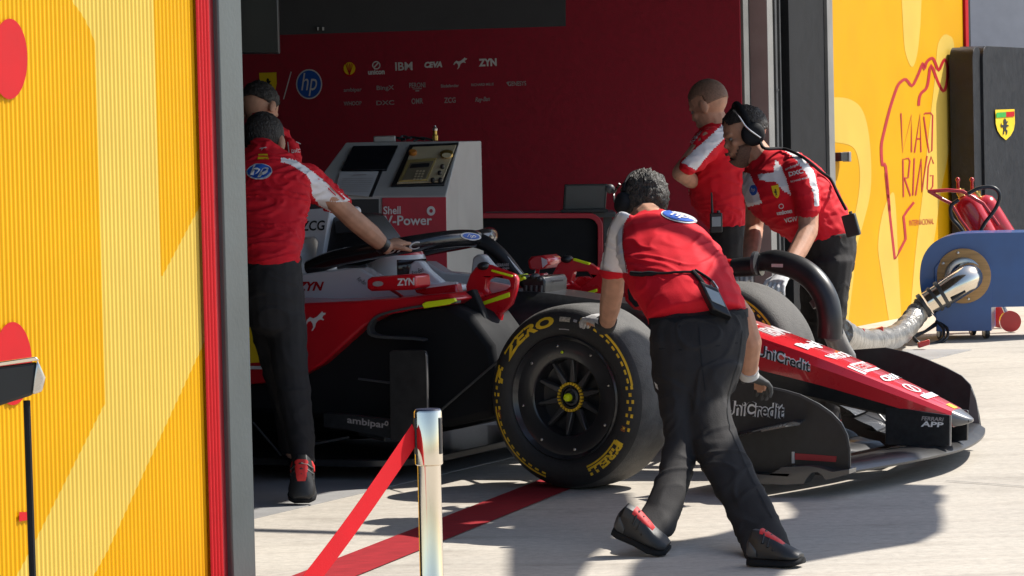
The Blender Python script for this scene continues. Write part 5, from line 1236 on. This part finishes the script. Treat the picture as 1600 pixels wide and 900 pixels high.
mb = MB(); mb.pl([(543, 310, 512, 328.5, 14.175, .130), (548, 314, 516, 333, 14.19, .130)], 16, ends=False); part('sleeve_cuff', mb, SHIRT, lm, smooth=60)
shapes('sleeve_stripe', [line2([(483, 262), (512, 286), (538, 312)], 3.0), line2([(497, 280), (524, 305)], 1.4)], hitter([lsh], .003), SHIRT, lsh)
hb_ = hitter([lsh], .004)
shapes('back_badge', [disc2(405.5, 269, 20, 12.5, 4)], hb_, LOGO, lsh); shapes('back_badge_field', [disc2(405.5, 269, 18.2, 10.8, 4)], hitter([lsh], .007), LBLUE, lsh); word('back_lettering', 'hp', rectmap(405.5, 269.5, 29, 19, 4), hitter([lsh], .010), LOGO, lsh, .01, .35)
shapes('collar_patch', [poly2([(404, 242), (418, 241), (420, 249), (403, 250)])], hb_, LYEL, lsh); shapes('collar_cat', [poly2(mapped(PUMA, rectmap(411, 233, 11, 6)))], hb_, LOGO, lsh)
bd_ = MB(); HC = P(414, 226, 14.22)
lq, *_ = head(bd_, HC, (.35, .85, -.35), (0, .3, 1), 1.04)
bd_.cap([HC + V((0, -.02, -.05)), P(413, 262, 13.98)], [.06, .062]); bd_.cap([P(418, 275, 13.94), P(425, 400, 13.68)], [.075, .08])
bd_.cap([P(470, 278, 14.0), P(500, 297, 14.06), P(531, 323, 14.16), P(556, 346, 14.2)], [.035, .036, .042, .043]); bd_.cap([P(556, 346, 14.2), P(580, 366, 14.26), P(602, 386, 14.3)], [.043, .042, .031])
hand(bd_, P(602, 386, 14.3), P(628, 376, 14.36), V((.2, .5, -.8)), V((-.1, -.2, -1)), 1.0)
bd_.cap([P(428, 405, 13.66), P(446, 500, 13.6), P(455, 590, 13.5), P(465, 668, 13.38), P(474, 722, 13.3)], [.08, .06, .045, .036, .032])
bd_.cap([P(428, 405, 13.66), P(412, 490, 13.66), P(438, 600, 13.8), P(456, 705, 14.0)], [.08, .06, .04, .032])
body(lm, bd_)
hair('hair', lq, lm, HAIR, lambda x, y, z: (z > -.6 + .15 * noise.noise(V((x * 6, y * 6, 0))) and y < .3) or (z > .4 and y < .75), amp=.003, grow=1.05, seed=5); eyes(lq, lm)
mb = MB(); mb.tube([P(594, 380, 14.285), P(600, 385, 14.3)], [.036, .036], 14); part('wrist_band', mb, BLACK, lm)
tr = MB()
tr.pl([(381, 402, 471, 400, 13.68, .25), (380, 440, 474, 440, 13.65, .28), (382, 480, 477, 480, 13.62, .28), (388, 510, 478, 512, 13.6, .26)], 18)
tr.pl([(416, 490, 478, 490, 13.6, .22), (420, 540, 480, 540, 13.56, .20), (428, 590, 484, 592, 13.5, .18), (438, 640, 488, 644, 13.42, .16), (448, 690, 492, 690, 13.34, .145), (455, 716, 493, 714, 13.3, .14)], 14)
tr.pl([(385, 490, 440, 490, 13.66, .22), (398, 540, 450, 545, 13.72, .20), (415, 600, 462, 600, 13.8, .17), (428, 650, 472, 650, 13.9, .15), (436, 700, 474, 700, 14.0, .14)], 14)
trousers(lm, tr, seed=9)
shoe(lm, P(474, 738, 13.22), G(472, 789), V((0, -.6, .8)), wd=.052)
shoe(lm, P(455, 710, 14.0), G(470, 752) + V((0, .1, 0)), V((0, -.4, .9)))

# ------------------------------------------------------------------ the mechanic with headphones at the far front tyre
hm = thing('person', 'bearded person with black headphones leaning over the far front tyre', 'person', V((P(1290, 660, 15.75).x, 15.75, 0)), 'mechanics pushing the car')
sh = MB()
sh.pl([(1170, 268, 1212, 232, 15.82, .17), (1160, 290, 1250, 238, 15.80, .34), (1164, 318, 1282, 262, 15.78, .40), (1182, 340, 1306, 290, 15.77, .40), (1205, 358, 1322, 322, 15.76, .37), (1228, 372, 1334, 350, 15.75, .35), (1238, 380, 1338, 366, 15.75, .35)], 22)
sh.pl([(1222, 262, 1268, 250, 15.64, .15), (1232, 290, 1279, 284, 15.59, .145), (1241, 322, 1283, 310, 15.56, .14), (1245, 341, 1283, 325, 15.54, .135)], 14)
sh.pl([(1160, 272, 1195, 262, 15.96, .15), (1160, 300, 1193, 294, 15.98, .14), (1166, 327, 1194, 320, 15.99, .13)], 14)
hsh = redshirt(hm, sh, seed=11, wr=.005, white=[[(1233, 230), (1250, 240), (1272, 268), (1279, 300), (1280, 323), (1274, 323), (1270, 300), (1262, 275), (1246, 252), (1228, 236)], [(1184, 272), (1208, 270), (1212, 248), (1222, 262), (1232, 290), (1236, 306), (1222, 296), (1212, 284), (1186, 282)], [(1158, 268), (1172, 272), (1184, 300), (1191, 318), (1167, 324), (1160, 300)]])
mb = MB(); mb.pl([(1166, 324, 1194.5, 317, 15.99, .137), (1167, 329, 1195, 322, 15.99, .137)], 14, ends=False); part('sleeve_cuff', mb, SHIRT, hm, smooth=60)
h = hitter([hsh], .004)
shapes('chest_shield', [poly2(mapped(SHIELD, rectmap(1213, 300, 11, 20, 12)))], h, LYEL, hsh); shapes('chest_horse', [poly2(mapped(HORSE, rectmap(1213, 301, 6, 12, 12)))], hitter([hsh], .007), DECALK, hsh)
shapes('sleeve_badge', [disc2(1178, 297, 6, 8)], h, LBLUE, hsh); word('sleeve_lettering', 'hp', rectmap(1178, 297, 7, 9, 5), hitter([hsh], .007), LOGO, hsh, .0, .3)
word('chest_lettering', 'ambipar', rectmap(1239, 261, 24, 5.5, 22), h, LOGO, hsh, .02); word('chest_lettering', 'DXC', rectmap(1244, 270, 22, 7.5, 14), h, LOGO, hsh, .04); word('chest_lettering', 'RICHARD MILLE', rectmap(1249, 281, 26, 3.5, 14), h, LOGO, hsh, .02)
shapes('chest_ring', [disc2(1221, 322, 4, 4, r0=.7)], h, LOGO, hsh); word('chest_lettering', 'unicon', rectmap(1226, 331, 24, 7, 10), h, LOGO, hsh, .05); word('chest_lettering', 'VGW', rectmap(1236, 343, 20, 7, 10), h, LOGO, hsh, .04)
bd_ = MB(); HC = P(1163, 211, 15.85)
hq, hr, hf, hu = head(bd_, HC, (-.93, -.22, -.28), (-.25, 0, .97), 1.06)
bd_.cap([HC + V((.03, 0, -.05)), P(1196, 258, 15.82)], [.062, .068]); bd_.cap([P(1215, 285, 15.8), P(1275, 365, 15.76)], [.09, .10])
bd_.cap([P(1252, 285, 15.60), P(1263, 325, 15.55), P(1263, 360, 15.50)], [.053, .049, .045]); bd_.cap([P(1263, 360, 15.50), P(1248, 390, 15.40), P(1227, 424, 15.26)], [.046, .044, .031])
hand(bd_, P(1226, 426, 15.25), P(1206, 452, 15.12), V((-.1, -.3, -1)), V((-.6, -.2, .4)), .85)
bd_.cap([P(1178, 285, 15.98), P(1180, 325, 15.99), P(1178, 360, 15.97)], [.052, .047, .043]); bd_.cap([P(1178, 360, 15.97), P(1175, 385, 15.85), P(1171, 412, 15.70)], [.044, .042, .031])
hand(bd_, P(1171, 413, 15.69), P(1160, 428, 15.55), V((0, -.3, -1)), V((.6, .2, .2)), .85)
bd_.cap([P(1290, 380, 15.75), P(1298, 460, 15.66), P(1298, 665, 15.64)], [.08, .055, .035])
bd_.cap([P(1290, 380, 15.75), P(1280, 460, 15.87), P(1273, 655, 15.9)], [.08, .055, .035])
body(hm, bd_)
hair('hair', hq, hm, HAIR, lambda x, y, z: (z > .30 and y < .80) or (z > -.35 and y < -.05), amp=.005, grow=1.06, seed=9); eyes(hq, hm, 1)
def jaw(name, q, parent, m):
    mb = MB(); vs = []; nu, nv = 26, 10
    for j in range(nv + 1):
        for i in range(nu + 1):
            a = R(-105 + 210 * i / nu); t = R(88 + 80 * j / nv); g = 1.035
            vs.append(q(math.sin(a) * math.sin(t) * .062 * g, .022 + math.cos(a) * math.sin(t) * .070 * g + (.014 * max(0, math.cos(a)) if j > 3 else .012 * max(0, math.cos(a))), -.040 + math.cos(t) * .090 * g))
    fs = []
    for j in range(nv):
        for i in range(nu):
            ang = abs(-105 + 210 * (i + .5) / nu)
            if j < 4 and ang < 62 - j * 8 and not (1 <= j <= 1 and ang < 22): continue
            a = j * (nu + 1) + i; fs.append((a, a + 1, a + nu + 2, a + nu + 1))
    used = sorted({i for f in fs for i in f}); mp = {o: n for n, o in enumerate(used)}
    mb.add([vs[i] for i in used], [tuple(mp[i] for i in f) for f in fs]); o = part(name, mb, m, parent, smooth=80); s2 = o.modifiers.new('thick', 'SOLIDIFY'); s2.thickness = .005; s2.offset = 0
jaw('beard', hq, hm, BEARD)
cup(hm, hq(-.092, -.012, -.005), hq(-1, 0, 0) - hq(0, 0, 0), .054); cup(hm, hq(.092, -.012, -.005), hq(1, 0, 0) - hq(0, 0, 0), .054)
mb = MB(); mb.tube([hq(.094 * math.sin(t), -.004, .012 + .128 * math.cos(t)) for t in [(-1.4 + 2.8 * i / 20) for i in range(21)]], .010, 8, flat=1.5); part('headband', mb, MATTB, hm, smooth=60)
mb = MB(); mb.tube([V(q) for q in spline([tuple(hq(-.118, -.03, -.03)), tuple(hq(-.122, .015, .03)), tuple(hq(-.115, .03, .08)), tuple(hq(-.09, .04, .12))], 4)], .004, 6); part('headset_wire', mb, ALU, hm)
hx = hitter([hsh], .012)
pts = [hq(-.10, -.03, -.05), P(1195, 232, 15.66)] + [p for p in [hx(x, y) for x, y in [(1222, 236), (1245, 243), (1262, 254), (1280, 270), (1296, 284)]] if p is not None] + [P(1310, 305, 15.6), P(1322, 328, 15.6)]
mb = MB(); mb.tube([V(q) for q in spline([tuple(p) for p in pts], 4)], .0075, 8); part('headset_cable', mb, MATTB, hm, smooth=70)
tr = MB()
tr.pl([(1239, 374, 1338, 362, 15.75, .35), (1248, 400, 1338, 390, 15.75, .36), (1258, 425, 1334, 420, 15.75, .35)], 20)
tr.pl([(1262, 410, 1335, 405, 15.66, .24), (1270, 460, 1326, 458, 15.65, .21), (1278, 515, 1320, 515, 15.64, .18), (1280, 580, 1316, 580, 15.64, .15), (1280, 660, 1312, 660, 15.64, .14)], 14)
tr.pl([(1250, 405, 1325, 405, 15.86, .24), (1250, 460, 1306, 458, 15.87, .20), (1252, 520, 1292, 520, 15.88, .17), (1256, 650, 1290, 650, 15.9, .14)], 14)
trousers(hm, tr, seed=13)
for x, y in ((1298, 15.64), (1275, 15.9)): b = P(x, 660, y); shoe(hm, V((b.x + .07, y, 0)), V((b.x - .20, y, 0)), Z)
g = MB(); hand(g, P(1226, 427, 15.25), P(1206, 453, 15.12), V((-.1, -.3, -1)), V((-.6, -.2, .4)), 1.12); part('glove', remesh(g, .004, 2), mk('white work glove', (.66, .65, .64), .8, var=.2, scale=40), hm, smooth=80)
mb = MB(); mb.tube([P(1231, 418, 15.29), P(1224, 429, 15.25)], [.038, .036], 14); part('glove_cuff', mb, LGREY, hm)
g = MB(); hand(g, P(1171, 413, 15.69), P(1160, 428, 15.55), V((0, -.3, -1)), V((.6, .2, .2)), 1.12); part('glove', remesh(g, .004, 2), GLOVE, hm, smooth=80)
radio('r', P(1330, 352, 15.58), V((.9, -.3, .2)).normalized(), V((-.25, 0, .97)).normalized(), 'black radio pack hanging at the back of the person with headphones', ant=False, sc=1.05, screen=False)

# ------------------------------------------------------------------ the mechanic standing behind
bm_ = thing('person', 'short haired person in red shirt standing behind the one with headphones, looking down', 'person', V((P(1140, 640, 17.2).x, 17.2, 0)), 'mechanics standing in the garage')
sh = MB()
sh.pl([(1094, 200, 1136, 192, 17.2, .15), (1084, 214, 1160, 204, 17.2, .26), (1074, 240, 1172, 230, 17.2, .30), (1074, 280, 1174, 270, 17.2, .29), (1080, 320, 1172, 315, 17.2, .28), (1096, 345, 1168, 345, 17.2, .27), (1108, 357, 1167, 360, 17.2, .26)], 20)
sh.pl([(1098, 200, 1140, 222, 17.08, .15), (1082, 222, 1120, 246, 17.02, .14), (1070, 242, 1100, 264, 16.98, .13), (1062, 254, 1086, 270, 16.96, .12)], 14)
bsh = redshirt(bm_, sh, seed=21, wr=.006, white=[[(1130, 193), (1142, 200), (1130, 218), (1108, 240), (1088, 266), (1064, 255), (1080, 238), (1104, 218)]])
mb = MB(); mb.pl([(1064, 252, 1088, 267.5, 16.965, .126), (1061, 255, 1085, 271, 16.955, .126)], 14, ends=False); part('sleeve_cuff', mb, SHIRT, bm_, smooth=60)
word('sleeve_lettering', 'ZCG', rectmap(1084, 219, 14, 5, 50), hitter([bsh], .003), LOGO, bsh, .02); word('sleeve_lettering', 'PERONI', rectmap(1091, 211, 16, 3.5, 50), hitter([bsh], .003), LOGO, bsh, .02)
bd_ = MB(); HC = P(1107, 166, 17.2); bq, *_ = head(bd_, HC, (-.78, .42, -.42), (-.3, .15, .9), 1.06)
bd_.cap([HC + V((.025, 0, -.05)), P(1120, 206, 17.2)], [.062, .07]); bd_.cap([P(1122, 235, 17.2), P(1135, 345, 17.2)], [.085, .09])
bd_.cap([P(1108, 215, 17.06), P(1080, 250, 16.98), P(1063, 270, 16.97)], [.052, .047, .043]); bd_.cap([P(1063, 270, 16.97), P(1078, 281, 17.1), P(1095, 288, 17.25)], [.044, .041, .031])
hand(bd_, P(1096, 288, 17.26), P(1110, 290, 17.4), V((0, 1, -.5)), V((-.3, 0, 1)), 1.0)
bd_.cap([P(1150, 222, 17.35), P(1150, 280, 17.45), P(1148, 300, 17.42)], [.05, .045, .043]); bd_.cap([P(1148, 300, 17.42), P(1120, 300, 17.5)], [.043, .032]); hand(bd_, P(1120, 300, 17.5), P(1100, 298, 17.5), V((0, 1, -.3)), V((0, 0, 1)), 1.0)
for x in (-1, 1): bd_.cap([P(1138, 355, 17.2), P(1138 + 14 * x, 480, 17.2), P(1138 + 14 * x, 628, 17.2)], [.08, .05, .035])
body(bm_, bd_)
hair('cropped_hair', bq, bm_, CROP, lambda x, y, z: (z > .25 and y < .75) or (z > -.35 and y < .0), amp=.001, grow=1.025, seed=3); eyes(bq, bm_)
tr = MB(); tr.pl([(1108, 352, 1168, 354, 17.2, .27), (1108, 390, 1168, 392, 17.2, .29), (1110, 425, 1168, 425, 17.2, .27)], 16)
tr.pl([(1108, 415, 1140, 415, 17.2, .2), (1110, 520, 1138, 520, 17.2, .17), (1112, 630, 1136, 630, 17.2, .14)], 12); tr.pl([(1138, 415, 1168, 415, 17.2, .2), (1138, 520, 1166, 520, 17.2, .17), (1140, 630, 1164, 630, 17.2, .14)], 12)
trousers(bm_, tr, seed=23)
for x in (1124, 1152): b = P(x, 630, 17.2); shoe(bm_, V((b.x + .06, 17.16, 0)), V((b.x - .18, 17.26, 0)), Z)
radio('r', P(1119, 348, 17.0), V((1, 0, .02)).normalized(), V((0, 0, 1)), 'black radio with a stub aerial on the belt of the short haired person', ant=True, sc=1.0)

# ------------------------------------------------------------------ the mechanic half hidden by the post, and the driver
nm_ = thing('person', 'person with dark hair mostly hidden behind the one reaching for the halo', 'person', V((P(420, 660, 16.2).x, 16.2, 0)), 'mechanics standing in the garage')
sh = MB(); sh.pl([(392, 186, 428, 186, 16.2, .14), (378, 200, 452, 204, 16.2, .22), (372, 240, 468, 240, 16.2, .27), (376, 300, 466, 300, 16.2, .26), (382, 380, 462, 380, 16.2, .25)], 18)
sh.pl([(428, 198, 448, 214, 16.1, .14), (440, 215, 468, 222, 16.05, .13), (446, 246, 472, 248, 16.02, .13)], 12)
nsh = redshirt(nm_, sh, seed=31); word('sleeve_lettering', 'DXC', rectmap(462, 236, 13, 6, 5), hitter([nsh], .003), LOGO, nsh, .02); shapes('sleeve_piping', [line2([(440, 206), (450, 222), (453, 246)], 1.3), line2([(462, 222), (470, 225)], 1.2)], hitter([nsh], .003), LOGO, nsh)
bd_ = MB(); HC = P(406, 172, 16.25); nq, *_ = head(bd_, HC, (.45, .55, -.60), (.2, .6, .7), 1.05); bd_.cap([HC + V((0, -.02, -.05)), P(408, 200, 16.2)], [.06, .066]); bd_.cap([P(415, 235, 16.2), P(420, 370, 16.2)], [.085, .09])
bd_.cap([P(452, 240, 16.04), P(462, 290, 16.0), P(470, 330, 16.1)], [.047, .043, .032]); hand(bd_, P(470, 331, 16.1), P(474, 350, 16.15), V((0, .4, -.5)), V((-1, 0, 0)), 1)
for x in (-1, 1): bd_.cap([P(422, 380, 16.2), P(422 + 14 * x, 640, 16.2)], [.07, .035])
body(nm_, bd_); hair('hair', nq, nm_, HAIR, lambda x, y, z: (z > -.35 and y < .35) or (z > .4), amp=.006, grow=1.08, seed=4); eyes(nq, nm_)
mb = MB(); mb.pl([(394, 180, 426, 178, 16.2, .15), (391, 190, 430, 188, 16.2, .16)], 16, ends=False); part('collar', mb, SHIRT, nm_, smooth=60)
tr = MB(); tr.pl([(382, 372, 462, 372, 16.2, .26), (384, 440, 462, 440, 16.2, .27)], 14); tr.pl([(384, 430, 422, 430, 16.2, .2), (392, 640, 418, 640, 16.2, .14)], 12); tr.pl([(424, 430, 462, 430, 16.2, .2), (426, 640, 452, 640, 16.2, .14)], 12); trousers(nm_, tr, seed=33)
for x in (404, 438): b = P(x, 640, 16.2); shoe(nm_, V((b.x - .02, 16.1, 0)), V((b.x + .06, 16.34, 0)), Z)

dv = thing('person', 'driver in a red and white helmet, sunk low in the cockpit under the halo', 'person', C(-1.3, 0, .3))
dc_ = car(P(626, 418, 14.80)); DC = C(dc_.x, 0, dc_.z - .012)
bd_ = MB(); dq, *_ = head(bd_, DC, F, Z, .95); bd_.cap([DC - Z * .08, DC - Z * .2 - F * .05], [.06, .07]); bd_.cap([DC - Z * .25 - L * .16, DC - Z * .25 + L * .16], [.08, .08]); bd_.cap([DC - Z * .25, DC - Z * .5], [.13, .12])
body(dv, bd_, .007)
mb = MB(); mb.ell(DC + Z * .01 - F * .008, F * .135, L * .118, Z * .128, 32, 20)
for k, f in enumerate(mb.f):
    c = sum((mb.v[i] for i in f), V((0, 0, 0))) / len(f) - DC; x = c.dot(F); z_ = c.z
    if z_ > .075 or (z_ < -.03 and x < .02): mb.m[k] = 1
    if x > .05 and -.02 < z_ < .05: mb.m[k] = 2
part('helmet', mb, [CARWHT, CARRED, mk('helmet visor', (.03, .02, .02), .08)], dv, smooth=80)
sh = MB(); sh.cap([DC - Z * .27 - L * .18, DC - Z * .25 + L * .18], [.09, .09]); sh.cap([DC - Z * .22, DC - Z * .52], [.15, .14]); part('race_suit', remesh(sh, .010, 4), SHIRT, dv, smooth=80)
